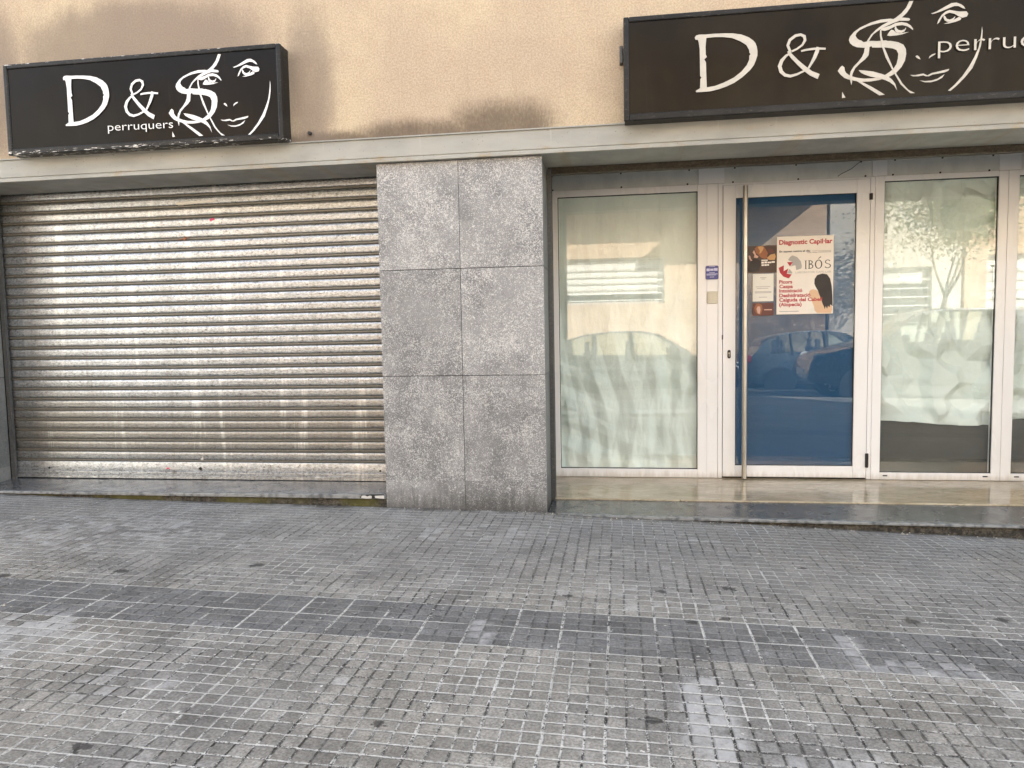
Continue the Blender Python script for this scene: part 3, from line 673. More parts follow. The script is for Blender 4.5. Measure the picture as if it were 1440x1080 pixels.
for zz, hh in ((2.277, .05), (.165, .115)):
    mb = MB(); mb.box(2.019, 2.043, Y-.012, Y+.001, zz-hh/2, zz+hh/2); mb.tube([(2.031, Y-.012, zz-hh/2), (2.031, Y-.012, zz+hh/2)], .009, 10); mb.build('hinge', M['black'], D, bevel=.002)
mb = MB()
ov = [(.9455+.013*math.cos(w), 1.044+(.022 if math.sin(w) > 0 else -.022)+.013*math.sin(w)) for w in [2*math.pi*k/20 for k in range(20)]]
mb.prism(ov, Y-.010, Y-.001); lk = mb.build('lock', M['black'], D, bevel=.002)
mb = MB(); mb.lathe([(0, -.003), (.0065, -.003), (.0075, 0)], (.9455, Y-.010, 1.052), 14).box(.943, .948, Y-.0125, Y-.0095, 1.022, 1.044); mb.build('keyhole', M['steel'], lk)
mb = MB(); mb.box(.888, .8965, Y-.004, Y+.002, 1.165, 1.203); mb.build('latch', M['black'], D)

# paper and boards inside the glass
def tri(t): t = t-math.floor(t); return 4*abs(t-.5)-1
def paper(x0, x1, z0f, z1, yc, mode, label, seed):
    nx, nz = 150, 290; mb = MB(); rn = random.Random(seed)
    waves = []
    for k in range(9):
        if mode == 'drape': ang = rn.gauss(0, .16) if k < 6 else rn.gauss(1.5, .2)
        else: ang = rn.uniform(0, math.pi)
        lam = rn.uniform(.11, .34) if mode == 'drape' else rn.uniform(.13, .42)
        waves.append((math.cos(ang)/lam, math.sin(ang)/lam, rn.random(), lam*((.070 if k < 6 else .03) if mode == 'drape' else .125), rn.uniform(0, 50)))
    for j in range(nz+1):
        for i in range(nx+1):
            x = lerp(x0, x1, i/nx); zb = z0f(x); z = lerp(zb, z1, j/nz); d = 0
            wx_ = x+.03*noise.noise(Vector((x*2, z*2, seed))); wz_ = z+.03*noise.noise(Vector((x*2+7, z*2, seed)))
            for a_, b_, ph, am, sd_ in waves:
                w_ = max(0, .35+1.3*noise.noise(Vector((x*1.7+sd_, z*1.3, seed))))
                d += am*w_*tri(a_*wx_+b_*wz_+ph)
            if mode == 'drape':
                d *= .45+.75*min(1, max(0, (1.9-z)/1.3))
                for zc, am in ((.56, .010), (.92, .006), (.2, .007)):
                    zz_ = z-zc-.035*noise.noise(Vector((x*2.5, zc, 1)))
                    d += am*max(0, 1-abs(zz_)/.03)*(.6+noise.noise(Vector((x*5, zc, 2))))
            else:
                d += .012*max(0, 1-(z-zb)/.05)*(.4+noise.noise(Vector((x*4, 1, seed))))
            mb.v.append((x, min(yc+.042, max(yc-.027, yc+.008-d)), z))
    for j in range(nz):
        for i in range(nx):
            a = j*(nx+1)+i; mb.f.append((a, a+1, a+nx+2, a+nx+1))
    o = mb.build('paper_sheet', M['paper_'+mode], smooth=True)
    o.modifiers.new('thickness', 'SOLIDIFY').thickness = .0012
    tag(o, label, 'paper', 'paper sheets masking the shop windows'); return o
paper(-.47, .70, lambda x: .06, 2.4, 1.285, 'drape', 'hanging white paper with vertical folds filling the window beside the pillar', 3.1)
ragged = lambda s_: (lambda x:   .463-.018*math.tanh((x-2.5)*6)+.006*noise.noise(Vector((x*9, s_, 0))))
paper(2.10, 3.0, ragged(.4), 2.42, 1.285, 'crumple', 'crumpled white paper behind the window right of the door', 7.7)
paper(3.08, 4.08, lambda x: .49+.01*math.sin(x*6), 2.42, 1.285, 'crumple', 'crumpled white paper in the rightmost window at the photo edge', 12.3)
for a, b, lab in ((2.08, 3.02, 'dark grey board below the paper in the window right of the door'), (3.07, 4.1, 'dark grey board below the paper in the rightmost window')):
    mb = MB(); mb.box(a, b, 1.33, 1.345, .01, .95); tag(mb.build('backing_board', M['board']), lab, 'board', 'boards behind the shop glass')

# notices on the door glass
YG = Y+.014
Q = thing('poster', (1.541, YG, 1.362), 'cream hair clinic poster with red Diagnostic Capil·lar title on the door glass', 'poster')
px = lambda zx: 1.3225+(zx-112)/668*.437
pz = lambda zy: 1.362+(1010-zy)/905*.627+(.0)
def ppoly(mb, pts, lv): return mb.prism([(px(a), pz(b)) for a, b in pts], YG-.0022-lv*.0004, YG-.0012-lv*.0004)
mb = MB(); mb.box(1.3225, 1.7595, YG-.0022, YG-.0002, 1.362, 1.989); mb.build('sheet', M['poster'], Q)
def ptext(nm, mat, rows, lv, bold):
    mb = MB()
    for s_, x0, zb, wd, cap in rows: text_mb(mb, s_, px(x0), pz(zb), wd/668*.437, cap/905*.627, YG-.0022-lv*.0004, bold=bold)
    mb.build(nm, mat, Q)
ptext('title', M['red'], [('Diagnostic Capil·lar', 136, 196, 628, 54)], 1, .035)
ptext('red_list', M['red'], [('Picors', 140, 650, 155, 42), ('Caspa', 142, 703, 162, 42), ('Intoxicació', 142, 753, 275, 42), ('Deshidratació', 142, 808, 372, 42), ('Caiguda del Cabell', 142, 860, 510, 42), ('(Alopecia)', 142, 914, 268, 42)], 4, .03)
ptext('small_text', M['ink'], [('En aquest centre el dia:', 140, 287, 368, 22), ('........................', 520, 283, 230, 16)], 1, .03)
ptext('laboratory_line', M['grey'], [('LABORATORI CAPIL·LAR', 335, 536, 418, 24)], 1, .004)
for a, b, zz in ((470, 520, 299), (530, 590, 298), (600, 750, 296), (145, 375, 976)): MB().box(px(a), px(b), YG-.003, YG-.0021, pz(zz+5), pz(zz-4)).build('fine_print', M['grey'], Q)
mb = MB(); ppoly(mb, [(243, 378), (265, 345), (295, 325), (350, 345), (395, 395), (410, 455), (402, 480), (342, 497), (332, 440), (300, 445), (280, 455), (300, 402)], 1); ppoly(mb, [(232, 530), (262, 482), (298, 525), (290, 537)], 1); mb.build('grey_emblem', M['grey'], Q)
mb = MB(); ppoly(mb, [(133, 465), (195, 437), (193, 505), (250, 475), (230, 535), (290, 545), (255, 592), (190, 568), (148, 520)], 2); ppoly(mb, [(232, 402), (303, 402), (268, 452)], 2); mb.build('red_emblem', M['red'], Q)
# IBOS in Roman capitals
mb = MB()
def bar(a, b, zt, zb): ppoly(mb, [(a, zt), (b, zt), (b, zb), (a, zb)], 1)
bar(449, 460, 394, 484); bar(441, 468, 390, 394); bar(441, 468, 484, 488)
bar(489, 500, 394, 481); bar(481, 500.1, 389, 393.9); bar(481, 500.1, 481.1, 486)
def arc(cx, cy, rx, ry, w, a0, a1, n=14, wy=None):
    wy = wy or w*.6; o_ = []; i_ = []
    for k in range(n+1):
        t = R(lerp(a0, a1, k/n)); o_.append((cx+rx*math.cos(t), cy-ry*math.sin(t))); i_.append((cx+(rx-w)*math.cos(t), cy-(ry-wy)*math.sin(t)))
    ppoly(mb, o_+i_[::-1], 1.5)
arc(500, 411, 36, 23, 11, -90, 90); arc(500, 458, 44, 28, 12, -90, 90)
arc(605, 436, 43, 52, 13, 0, 180); arc(605, 436, 43, 52, 13, 180, 360)
ppoly(mb, [(598, 372), (625, 347), (636, 353), (605, 374)], 1)
arc(712, 410, 32, 24, 11, 20, 270, 12); arc(712, 458, 38, 27, 12, -160, 92, 14)
mb.build('ibos_lettering', M['ink'], Q)
mb = MB(); ppoly(mb, [(498, 748), (520, 730), (545, 726), (585, 735), (610, 760), (650, 870), (680, 935), (765, 915), (772, 960), (760, 1004), (600, 1002), (566, 975), (556, 920), (530, 860), (508, 800)], 2); mb.build('woman_back', M['skin'], Q)
mb = MB(); ppoly(mb, [(558, 660), (560, 605), (590, 562), (650, 545), (705, 555), (742, 605), (762, 690), (772, 800), (776, 925), (750, 905), (738, 940), (722, 920), (712, 955), (696, 925), (684, 958), (670, 920), (655, 890), (640, 840), (618, 790), (600, 740), (575, 700), (566, 680)], 3); mb.build('woman_hair', M['hair'], Q)
mb = MB(); ppoly(mb, [(498, 1004), (525, 945), (552, 930), (566, 978), (602, 1004)], 3); mb.build('white_top', M['cream'], Q)

C1 = thing('flyer', (1.208, YG, 1.703), 'square brown hair flyer with white lettering, topmost beside the cream poster', 'flyer', 'small flyers on the door glass')
def cbox(mb, a, b, c, d, lv): return mb.box(a, b, YG-.0018-lv*.0004, YG-.0004, c, d)
mb = MB(); cbox(mb, 1.094, 1.3215, 1.703, 1.922, 0); mb.build('sheet', M['brown'], C1)
cu = lambda u, v: (1.094+(u-90)/(1005-90)*.2275, 1.703+(960-v)/(960-100)*.219)
def cpoly(mat, pts, lv, par, nm, fn=cu):
    mb = MB(); mb.prism([fn(*q) for q in pts], YG-.0018-lv*.0004, YG-.001-lv*.0004); mb.build(nm, mat, par)
cpoly(M['auburn'], [(300, 180), (380, 115), (560, 105), (620, 160), (680, 260), (730, 340), (700, 420), (720, 500), (620, 520), (500, 470), (420, 380), (350, 330), (330, 260)], 1, C1, 'hair_lock')
cpoly(M['blond'], [(400, 130), (520, 112), (590, 150), (570, 230), (500, 330), (450, 350), (470, 250), (430, 190)], 2, C1, 'hair_highlight')
cpoly(M['pink'], [(240, 300), (285, 230), (320, 300), (350, 380), (430, 440), (390, 485), (280, 465), (300, 380)], 2, C1, 'face')
cpoly(M['blond'], [(700, 490), (800, 390), (940, 360), (970, 450), (940, 560), (780, 560), (720, 530)], 2, C1, 'second_face')
cpoly(M['maroon'], [(700, 210), (860, 200), (920, 300), (880, 350), (760, 340)], 1, C1, 'hair_shadow')
cpoly(M['pink'], [(110, 400), (160, 400), (200, 520), (240, 560), (190, 570), (130, 500)], 1, C1, 'hand')
cpoly(M['hair'], [(180, 600), (260, 500), (420, 520), (500, 600), (450, 900), (150, 940), (100, 850)], 1, C1, 'dark_clothing')
mb = MB()
for a, b, c, d in ((520, 720, 545, 580), (520, 600, 605, 665), (615, 700, 600, 660), (715, 830, 612, 660), (840, 940, 600, 650), (525, 600, 690, 740), (615, 690, 690, 740), (700, 760, 690, 735)):
    p0, p1 = cu(a, d), cu(b, c); mb.box(p0[0], p1[0], YG-.0034, YG-.002, p0[1], p1[1])
mb.build('lettering', M['poster'], C1)
C2 = thing('flyer', (1.216, YG, 1.472), 'plain white notice between two brown flyers on the door glass', 'flyer', 'small flyers on the door glass')
mb = MB(); cbox(mb, 1.134, 1.2975, 1.472, 1.695, 0); mb.build('sheet', M['cream'], C2)
for a, b, z_ in ((.35, .65, .85), (.42, .58, .8), (.15, .85, .52), (.2, .75, .46), (.1, .9, .34), (.1, .9, .3), (.3, .7, .14)):
    MB().box(lerp(1.134, 1.2975, a), lerp(1.134, 1.2975, b), YG-.0024, YG-.0017, 1.472+.223*z_, 1.472+.223*z_+.005).build('fine_print', M['grey'], C2)
C3 = thing('flyer', (1.216, YG, 1.356), 'small dark brown flyer with a face, lowest beside the cream poster', 'flyer', 'small flyers on the door glass')
mb = MB(); cbox(mb, 1.134, 1.2985, 1.356, 1.458, 0); mb.build('sheet', M['maroon'], C3)
c3 = lambda u, v: (1.134+u*.1645, 1.356+v*.102)
cpoly(M['auburn'], [(.08, .6), (.16, .9), (.3, .97), (.45, .85), (.48, .5), (.4, .1), (.2, .15), (.12, .35)], 1, C3, 'hair_lock', c3)
cpoly(M['pink'], [(.18, .55), (.25, .75), (.36, .72), (.38, .45), (.34, .12), (.24, .2)], 2, C3, 'face', c3)
mb = MB(); mb.box(c3(.55, 0)[0], c3(.93, 0)[0], YG-.0024, YG-.0017, c3(0, .42)[1], c3(0, .5)[1]); mb.build('lettering', M['pink'], C3)

# sticker and push button on the mullion
K = thing('sticker', (.808, Y, 1.66), 'small violet square sticker with white lettering on the white mullion', 'sticker')
def rrect(a, b, c, d, r_): return [(cx+r_*math.cos(R(w)), cz+r_*math.sin(R(w))) for cx, cz, w0 in ((b-r_, d-r_, 0), (a+r_, d-r_, 90), (a+r_, c+r_, 180), (b-r_, c+r_, 270)) for w in (w0, w0+30, w0+60, w0+90)]
mb = MB(); mb.prism(rrect(.752, .8645, 1.656, 1.776, .014), Y-.0022, Y-.0012); mb.build('border', M['cream'], K)
mb = MB(); mb.prism(rrect(.756, .8605, 1.660, 1.772, .011), Y-.003, Y-.0021); mb.build('face', M['violet'], K)
mb = MB()
for a, b, c, d in ((.784, .832, 1.7635, 1.767), (.764, .79, 1.728, 1.75), (.793, .82, 1.731, 1.748), (.823, .852, 1.73, 1.752), (.786, .83, 1.713, 1.717), (.764, .853, 1.702, 1.707), (.764, .84, 1.694, 1.698), (.79, .825, 1.678, 1.682)):
    mb.box(a, b, Y-.0036, Y-.0029, c, d)
mb.build('lettering', M['lilac'], K)
K2 = thing('push_button', (.812, Y, 1.463), 'ivory doorbell push button below the violet sticker', 'doorbell')
mb = MB(); mb.box(.768, .8565, Y-.011, Y+.004, 1.464, 1.561); mb.build('plate', M['ivory'], K2, bevel=.006, seg=3)
mb = MB(); mb.box(.783, .8495, Y-.017, Y-.0108, 1.482, 1.549); mb.build('button', M['ivory'], K2, bevel=.003)
mb = MB(); pts = [(2.02, 1.222, 2.615), (1.96, 1.222, 2.565), (1.88, 1.222, 2.50), (1.80, 1.225, 2.462), (1.78, 1.23, 2.447)]
mb.tube(pts, .0028, 6); tag(mb.build('cable', M['guide'], smooth=True), 'thin grey cable slanting across the panel above the door', 'cable')

# ------------------------------------------------------------------ sign boxes
def sign(x0, x1, z0, z1, fm, face, vinyl, mapf, mirror, label, txt):
    t = thing('shop_sign', ((x0+x1)/2, -.065, z0), label, 'sign', 'black sign boxes above the shop')
    yf = -.13; b = .034
    mb = MB(); mb.box(x0+.006, x1-.006, yf+.012, -.001, z0+.004, z1-.004); mb.build('case', fm, t)
    mb = frame_mb(x0, x1, z0, z1, x0+b, x1-b, z0+b*1.3, z1-b, yf-.004, yf+.022); mb.build('frame', fm, t, bevel=.007)
    mb = MB(); mb.box(x0+b-.004, x1-b+.004, yf+.005, yf+.011, z0+b*1.3-.004, z1-b+.004); mb.build('panel', face, t)
    lim0, lim1 = z0+b*1.3+.001, z1-b-.001
    def cut(pts, lo=True):           # clip artwork to the panel
        out = []
        bound = lim0 if lo else lim1; inside = (lambda q: q[1] >= bound) if lo else (lambda q: q[1] <= bound)
        for i, a in enumerate(pts):
            c = pts[(i+1) % len(pts)]
            if inside(a): out.append(a)
            if inside(a) != inside(c):
                k = (bound-a[1])/(c[1]-a[1]); out.append((lerp(a[0], c[0], k), bound))
        return out
    def mp(pts):
        q = [mapf(a/1000, b_/1000) for a, b_ in pts]; return [(x0+u, z0+v) for u, v in q]
    lv = 0
    let = MB(); dr = MB()
    dy = lambda: (yf+.005-.0004*(lv+1), yf+.005-.0004*(lv+1)+.0009)
    for nm, pts in ART.items():
        if nm in ('Dh',) or nm.endswith('_r'): continue
        if nm.endswith('_l'): pts = pts+ART[nm[:-2]+'_r'][::-1]
        q = cut(cut(mp(pts)), False)
        a, b_ = dy(); tgt = let if nm in ('S', 'D') or nm.startswith('amp') else dr
        tgt.prism(q, a, b_, mp(ART['Dh']) if nm == 'D' else None); lv += 1
    let.build('lettering', vinyl, t); dr.build('face_drawing', vinyl, t)
    mb = MB(); text_mb(mb, 'perruquers', x0+txt[0], z0+txt[1], txt[2], txt[3], yf+.005-.0004*(lv+2), bold=txt[5], slope=txt[4]); mb.build('small_lettering', vinyl, t)
    return t
sign(-4.34, -2.223, 2.602, 3.243, M['frame_a'], M['face_a'], M['vinyl'], lambda u, v: (.9374*u+.0193*v+.052, -.0367*u+.9969*v+.0475), 0,
     'black sign box with chipped white edges above the closed shutter', (.806, .128, .50, .060, -.012, -.007))
s2 = sign(.079, 3.75, 2.588, 3.232, M['frame_b'], M['face_b'], M['vinyl_b'], lambda u, v: (u, v), 0,
     'longer black sign box above the glass door', (1.862, .292, .89, .108, -.004, -.012))
tag(MB().lathe([(0, -.03), (.012, -.028), (.014, -.012), (.006, -.008), (.006, .0)], (-2.085, 0, 2.665), 12).build('wall_plug', M['black'], smooth=30), 'small dark plug left in the sandy wall beside the left sign', 'wall plug')
mb = MB(); mb.box(.055, .0765, -.05, -.002, 2.98, 3.09); mb.build('bracket', M['guide'], s2, bevel=.004)
# ------------------------------------------------------------------ grit along the step foot
mb = MB(); rnd = random.Random(3)
for i in range(330):
    x = rnd.uniform(-1.5, 3.2) if i < 260 else rnd.uniform(-4.6, 3.2); y_ = -abs(rnd.gauss(.03, .05))-.015 if i < 290 else rnd.uniform(-2.8, -.2); r_ = rnd.uniform(.002, .0075)
    z_ = gz(x, y_); pts = [(x+r_*rnd.uniform(.6, 1.6)*math.cos(k*2.1), y_+r_*rnd.uniform(.6, 1.4)*math.sin(k*2.1), z_-.001) for k in range(3)]
    mb.add(pts+[(x, y_, z_+r_*rnd.uniform(.5, 1.1))], [(0, 2, 1), (0, 1, 3), (1, 2, 3), (2, 0, 3)])
tag(mb.build('grit', M['crumb']), 'pale crumbs and grit scattered along the foot of the steps', 'grit', kind='stuff')

# ------------------------------------------------------------------ across the street (seen in the glass)
YB = -15.6
def wall_holes(mb, x0, x1, z0, z1, holes, y0, y1):
    xs = sorted({x0, x1}|{h[0] for h in holes}|{h[1] for h in holes}); zs = sorted({z0, z1}|{h[2] for h in holes}|{h[3] for h in holes})
    for a, b in zip(xs, xs[1:]):
        for c, d in zip(zs, zs[1:]):
            if any(h[0] <= a and b <= h[1] and h[2] <= c and d <= h[3] for h in holes): continue
            mb.box(a, b, y0, y1, c, d)
def facing_building(name, x0, x1, h, holes, mat, label, blinds, canopy=None):
    t = thing(name, ((x0+x1)/2, YB-3, -.2), label, 'building', 'buildings across the street')
    mb = MB(); wall_holes(mb, x0, x1, -.9, h, holes, YB-.35, YB); mb.build('wall', mat, t)
    mb = MB(); mb.box(x0, x1, YB-6, YB-.9, -.9, h-.01); mb.build('building_core', M['interior'], t)
    mb = MB(); mb.box(x0-.1, x1+.1, YB-6.1, YB+.25, h+.002, h+.3); mb.build('roof', M['kerb'], t)
    for i, (a, b, c, d) in enumerate(holes):
        w_ = frame_mb(a+.002, b-.002, c+.002, d-.002, a+.07, b-.07, c+.07, d-.07, YB-.2, YB-.14).build('window', M['white'], t)
        mb = MB(); mb.box(a+.068, b-.068, YB-.18, YB-.17, c+.068, d-.068); mb.build('pane', M['carglass'], w_)
        if blinds[i]:
            mb = MB(); zz = lerp(d, c, blinds[i]); k = int((d-.08-zz)/.07)
            for j in range(k): mb.box(a+.075, b-.075, YB-.165, YB-.15, d-.08-.07*(j+1)+.006, d-.08-.07*j)
            mb.build('blind', M['shutterwhite'], w_)
        mb = MB()
        for j in range(6): mb.box(a+.024, b-.024, YB-.06, YB-.04, lerp(c, d, (j+.5)/7), lerp(c, d, (j+.5)/7)+.03)
        for q in (a+.002, b-.024): mb.box(q, q+.022, YB-.061, YB-.039, c, d)
        mb.build('window_bars', M['white'], w_)
    if canopy:
        mb = MB()
        for a, b, z_, dep in canopy: mb.box(a, b, YB+.002, YB+dep, z_, z_+.25)
        mb.build('balcony_and_shade_slab', M['kerb'], t)
    return t
facing_building('brick_building', -14, 6.4, 8.6, [(-9.5, -6.2, 2.2, 3.6), (-3.2, 1.6, 2.1, 3.55), (-12.5, -10.6, 2.2, 3.6), (-3.2, 1.6, 6, 7.4), (-9.5, -6.2, 6, 7.4), (3.2, 5.2, 6, 7.4)], M['brick'], 'tan brick building with barred windows and a long balcony', [.6, .8, .9, .5, .5, 1.], [(-6, 3.4, 5.25, 1.1), (3.4, 6.38, 5.25, 1.75)])  # deeper right-hand slab added to shade the wall below it
facing_building('rendered_house', 6.5, 10.2, 9.4, [(7.2, 9.4, 1.2, 3.0), (7.2, 9.4, 5.5, 7)], M['pale'], 'pale rendered house between two brick buildings', [.3, .6])
facing_building('brick_building', 10.3, 22, 8.2, [(10.9, 12.6, 1.4, 3.3), (14, 16.5, 1.4, 3.3), (18, 20, 1.4, 3.3), (10.9, 12.6, 5.3, 6.9), (14, 16.5, 5.3, 6.9)], M['brick'], 'tan brick building with white blinds behind the street tree', [1., 1., .5, .7, .4])
facing_building('rendered_house', -26, -14.1, 9.0, [(-24, -21.5, 1.4, 3), (-19, -16, 1.4, 3), (-24, -21.5, 5.4, 7), (-19, -16, 5.4, 7)], M['pale'], 'wide pale rendered house at the far left across the street', [.4, .6, .5, .3])

# cars
CZ0 = lambda x: field_z(x)-.13
def car(x, y, rot, paint, hscale, L, label, wid=.86, van=False):
    t = thing('parked_car', (0, 0, 0), label, 'car', 'cars parked along the street')
    k = L/4.1; hs = hscale
    top = [(0, .52), (.03, .64), (.12, .74), (.5, .86), (.95, .95), (1.12, .99), (1.45, 1.22), (1.78, 1.42), (2.1, 1.49), (2.7, 1.5), (3.2, 1.46), (3.55, 1.38), (3.8, 1.16), (3.95, .98), (4.06, .84), (4.1, .6)]
    if van: top = top[:10]+[(3.3, 1.5), (3.75, 1.45), (3.93, 1.2), (4.0, .98), (4.07, .84), (4.1, .6)]
    belt = lambda q: .92+.03*(q-1)
    bot = lambda q: .30 if .1 < q < 4.0 else .36
    def sect(q, zt):
        e = min(1, .72+.28*math.sin(min(1, q/.7)*math.pi/2)) if q < .7 else min(1, .80+.20*math.sin(min(1, (4.1-q)/.5)*math.pi/2))
        wm = wid*e; zb = bot(q); zl = min(belt(q), zt-.02)
        wr = lerp(wm*.97, wid*.70, max(0, min(1, (zt-belt(q))/.52)))
        s = [(0, zb), (wm*.88, zb), (wm*.97, zb+.1), (wm, lerp(zb, zl, .5)), (wm*.985, lerp(zb, zl, .85)), (wm*.965, zl), (wr, zt-.035 if zt > belt(q)+.05 else zt-.012), (wr*.82, zt), (0, zt+.012)]
        return s
    secs = []
    for (q, zt) in top: secs.append((q, sect(q, zt)))
    mb = MB(); n = 9; ring = 2*n-2
    for q, s in secs:
        full = s+[(-a, b) for a, b in s[-2:0:-1]]
        for a, b in full: mb.v.append((q*k, a, b*hs))
    for i in range(len(secs)-1):
        for j in range(ring):
            if j in (5, ring-6) and 1.4 < secs[i][0] < 3.5 and secs[i+1][0] < 3.56: continue      # window openings
            mb.f.append((i*ring+j, i*ring+(j+1) % ring, (i+1)*ring+(j+1) % ring, (i+1)*ring+j))
    mb.f.append(tuple(range(ring))); mb.f.append(tuple(range((len(secs)-1)*ring, len(secs)*ring)))
    mb.build('body', paint, t, smooth=38)
    def at(q, sd, f):           # a point between belt and roof edge on the side
        zt = None
        for (a, za), (b, zb) in zip(top, top[1:]):
            if a <= q <= b: zt = lerp(za, zb, (q-a)/(b-a)); break
        s = sect(q, zt); A, Bp = s[5], s[6]
        return (q*k, sd*(lerp(A[0], Bp[0], f)+.006), lerp(A[1], Bp[1], f)*hs)
    for sd in (1, -1):
        stn = [q for q, zt in top if 1.4 < q < 3.58]; e_ = stn[-1]
        for grp in ([1.45, 1.78, 2.1, 2.28], [2.28, 2.7, 3.05], [3.05, 3.2 if 3.2 in stn else 3.3, e_]):
            mb = MB(); lo = [at(q, sd, 0.) for q in grp]; hi = [at(q, sd, 1.) for q in grp]; m_ = len(grp)
            mb.add(lo+hi, [(i, i+1, i+1+m_, i+m_) for i in range(m_-1)]); mb.build('side_window', M['carwindow'], t)
        for q in (2.28, 3.05):
            mb = MB(); mb.tube([at(q, sd, -.03), at(q, sd, 1.)], .035, 8); mb.build('door_pillar', M['gap'], t)
        for q in (2.2, 3.1):
            mb = MB(); mb.box(q*k-.09, q*k+.09, sd*(wid*.985)-.012+sd*.012, sd*(wid*.985)+.012+sd*.012, .80*hs, .83*hs); mb.build('door_handle', paint, t, bevel=.006)
        mb = MB(); mb.box(1.38*k, 1.52*k, min(sd*.86, sd*1.03), max(sd*.86, sd*1.03), .96*hs, 1.08*hs); mb.build('wing_mirror', paint, t, bevel=.03)
        mb = MB(); mb.add([(.10*k, sd*.45, .70*hs), (.30*k, sd*.74, .68*hs), (.42*k, sd*.76, .80*hs), (.16*k, sd*.5, .775*hs), (.08*k, sd*.45, .70*hs)], [(0, 1, 2, 3)]); 
        mb.v = [(a-.03, b+sd*.03, c) for a, b, c in mb.v]; mb.build('headlight', M['lampclear'], t)
        mb = MB(); mb.box(3.98*k, 4.09*k, min(sd*.56, sd*.74), max(sd*.56, sd*.74), .80*hs, .98*hs); mb.build('tail_light', M['lampred'], t, bevel=.02)
        mb = MB(); pp = [at(q, sd, .98) for q in (1.85, 2.2, 2.6, 3.0, 3.35)]; mb.tube([(a_, b_-sd*.02, c_+.03) for a_, b_, c_ in pp], .017, 8); mb.build('roof_glint_rail', M['alloy'], t)  # bright rail added to imitate a sun glint along the roof edge
        for q in (.78, 3.35):
            c = (q*k, sd*(wid-.095), .31)
            mb = MB(); mb.lathe([(.2, -.1), (.29, -.1), (.312, -.07), (.315, 0), (.312, .07), (.29, .1), (.2, .1)], c, 32)
            ty = mb.build('wheel', M['tyre'], t, smooth=40)
            mb = MB(); yo = sd*.085
            mb.lathe([(.205, yo), (.19, yo), (.18, yo*.6)], c, 28); mb.lathe([(0, yo*.95), (.05, yo*.95), (.055, yo*.5)], c, 16)
            for s5 in range(7):
                w_ = s5*2*math.pi/7; ux, uz = math.cos(w_), math.sin(w_)
                mb.add([(c[0]+r_*ux-o_*uz, c[1]+yo*.9, c[2]+r_*uz+o_*ux) for r_, o_ in ((.04, -.025), (.19, -.035), (.19, .035), (.04, .025))], [(0, 1, 2, 3)])
            mb.build('rim', M['alloy'], ty)
            mb = MB(); mb.lathe([(0, sd*.008), (.37, sd*.008), (.37, -sd*.05)], (q*k, sd*wid, .33), 32); mb.build('wheel_arch', M['gap'], t)
    for q in (2.35, 3.2):
        for sy in (.38, -.38):
            mb = MB(); mb.box(q*k-.05, q*k+.06, sy-.22, sy+.22, .5, 1.12*hs).box(q*k-.03, q*k+.05, sy-.12, sy+.12, 1.121*hs, 1.3*hs); mb.build('seat', M['seat'], t, bevel=.03)
    # windscreen and rear window
    for (q0, q1) in ((1.14, 1.76), (3.57, 3.79)):
        mb = MB(); sa, sb = sect(q0, dict(top).get(q0, 0) or [lerp(a[1], b[1], (q0-a[0])/(b[0]-a[0])) for a, b in zip(top, top[1:]) if a[0] <= q0 <= b[0]][0]), sect(q1, [lerp(a[1], b[1], (q1-a[0])/(b[0]-a[0])) for a, b in zip(top, top[1:]) if a[0] <= q1 <= b[0]][0])
        up_ = .01; dx = -.008 if q0 < 2 else .008
        mb.add([(q0*k+dx, -sa[7][0], sa[7][1]*hs+up_), (q0*k+dx, sa[7][0], sa[7][1]*hs+up_), (q1*k+dx, sb[7][0], sb[7][1]*hs+up_), (q1*k+dx, -sb[7][0], sb[7][1]*hs+up_)], [(0, 1, 2, 3)])
        mb.build('windscreen' if q0 < 2 else 'rear_window', M['carglass'], t)
    for q in (-.012, 4.09):
        mb = MB(); mb.box(q*k, q*k+.02, -.26, .26, .42*hs, .53*hs); mb.build('number_plate', M['shutterwhite'], t)
    t.location = (x, y, CZ0(x)); t.rotation_euler = (0, math.atan(.022), rot)
    return t
# rotation 0 puts the nose to the left (-X)
car(2.75, -8.15, math.pi, M['carblack'], 1.0, 4.2, 'near black hatchback parked at the near kerb, seen in the left window')
car(3.8, -8.05, 0, M['carblack'], 1.24, 4.6, 'tall near black car parked at the near kerb outside the door', .9, True)
car(7.3, -11.3, math.pi, M['cargrey'], 1.02, 4.1, 'grey hatchback with alloy wheels parked at the far kerb')
car(-9.6, -8.15, 0, M['cargrey'], 1., 4.1, 'grey hatchback parked at the near kerb, far left')
car(13.6, -11.5, math.pi, M['cardark'], 1.08, 4.3, 'graphite car parked at the far kerb, far right', .88, True)

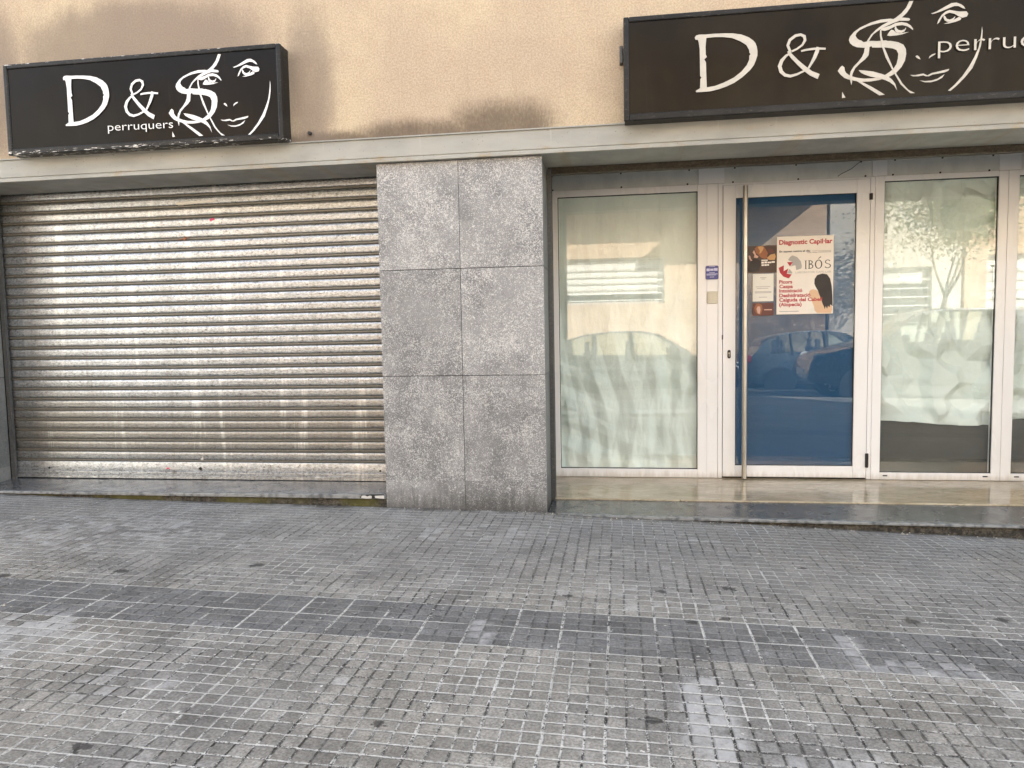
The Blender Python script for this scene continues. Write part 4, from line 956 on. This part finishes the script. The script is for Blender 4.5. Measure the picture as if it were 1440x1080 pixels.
# street trees
def tree(x, y, seed, label, h=6.2):
    rnd = random.Random(seed); zb = field_z(x)-.02
    t = thing('street_tree', (x, y, zb), label, 'tree', 'street trees across the road')
    mb = MB(); tips = []
    def branch(p, d, r0, ln, lv):
        pts = [p]; rr = [r0]; q = p.copy(); dd = d.copy()
        for i in range(4):
            dd = (dd+Vector((rnd.uniform(-.14, .14), rnd.uniform(-.14, .14), .06))).normalized(); q = q+dd*ln/4; pts.append(q.copy()); rr.append(r0*(1-.16*(i+1)))
        mb.tube(pts, rr, 8)
        if lv >= 2: tips.append(pts[2]); tips.append(pts[4]); tips.append(pts[3])
        if lv < 4:
            for i in range(4 if lv == 0 else rnd.choice((2, 3))):
                a = rnd.uniform(0, 6.28) if lv else i*1.57+.5+rnd.uniform(-.3, .3); sp = rnd.uniform(.4, .75)
                nd = (dd+Vector((math.cos(a)*sp, math.sin(a)*sp, rnd.uniform(-.05, .25)))).normalized()
                branch(pts[4 if lv == 0 else rnd.choice((3, 4))], nd, rr[-1]*.72, ln*(rnd.uniform(.5, .58) if lv == 0 else rnd.uniform(.62, .78)), lv+1)
    branch(Vector((x, y, zb-.1)), Vector((.03, 0, 1)), .17, 2.35, 0)
    mb.build('trunk', M['bark'], t, smooth=True)
    lf = MB()
    for q in tips:
        for i in range(34):
            c = q+Vector((rnd.gauss(0, .46), rnd.gauss(0, .46), rnd.gauss(.1, .3))); s_ = rnd.uniform(.03, .06)
            a = Vector((rnd.gauss(0, 1), rnd.gauss(0, 1), rnd.gauss(0, .5))).normalized(); b = a.cross(Vector((rnd.gauss(0, 1), rnd.gauss(0, 1), rnd.gauss(0, 1)))).normalized()
            lf.add([c-a*s_, c+b*s_*.6, c+a*s_, c-b*s_*.6], [(0, 1, 2, 3)])
    lf.build('crown', M['leaf'], t)
tree(8.45, -13.5, 5, 'leafy street tree on the far pavement, reflected in the window right of the door')
tree(-7.0, -13.5, 9, 'leafy street tree on the far pavement, in front of the long brick building')

# ------------------------------------------------------------------ light and camera
EL, AZ = 33, 55          # degrees; azimuth from +Y towards +X
w = bpy.data.worlds.new('World'); scene.world = w; w.use_nodes = True
nt = w.node_tree; bg = nt.nodes['Background']; sky = nt.nodes.new('ShaderNodeTexSky')
sky.sky_type = 'NISHITA'; sky.sun_disc = False; sky.sun_elevation = R(EL); sky.sun_rotation = R(AZ); sky.air_density = 1.; sky.dust_density = 1.5
hs = nt.nodes.new('ShaderNodeHueSaturation'); hs.inputs['Saturation'].default_value = .42; nt.links.new(sky.outputs[0], hs.inputs['Color']); nt.links.new(hs.outputs[0], bg.inputs[0]); bg.inputs[1].default_value = .13
sun = bpy.data.lights.new('sun', 'SUN'); sun.energy = 4.2; sun.angle = R(.5); sun.color = (1, .965, .90)
so = bpy.data.objects.new('sun', sun); COL.objects.link(so)
d = Vector((math.sin(R(AZ))*math.cos(R(EL)), math.cos(R(AZ))*math.cos(R(EL)), math.sin(R(EL))))
so.rotation_euler = (-d).to_track_quat('-Z', 'Y').to_euler(); so.location = d*40

cam = bpy.data.cameras.new('camera'); co = bpy.data.objects.new('camera', cam); COL.objects.link(co); scene.camera = co
cam.sensor_width = 36; cam.lens = 36*1005.2/1440; cam.clip_start = .02; cam.clip_end = 600
pt, yw, rl = R(-4.075), R(8.109), R(-1.0375)
fwd = Vector((-math.sin(yw)*math.cos(pt), math.cos(yw)*math.cos(pt), math.sin(pt))); rt = Vector((math.cos(yw), math.sin(yw), 0)); up = rt.cross(fwd)
r2 = math.cos(rl)*rt+math.sin(rl)*up; u2 = -math.sin(rl)*rt+math.cos(rl)*up
m = Matrix((r2, u2, -fwd)).transposed().to_4x4(); m.translation = Vector((0, -4.87, 1.25)); co.matrix_world = m

vs = scene.view_settings; vs.view_transform = 'Standard'; vs.look = 'None'; vs.exposure = 2.68; vs.gamma = 1; vs.use_curve_mapping = False
scene.cycles.max_bounces = 8; scene.cycles.transparent_max_bounces = 12
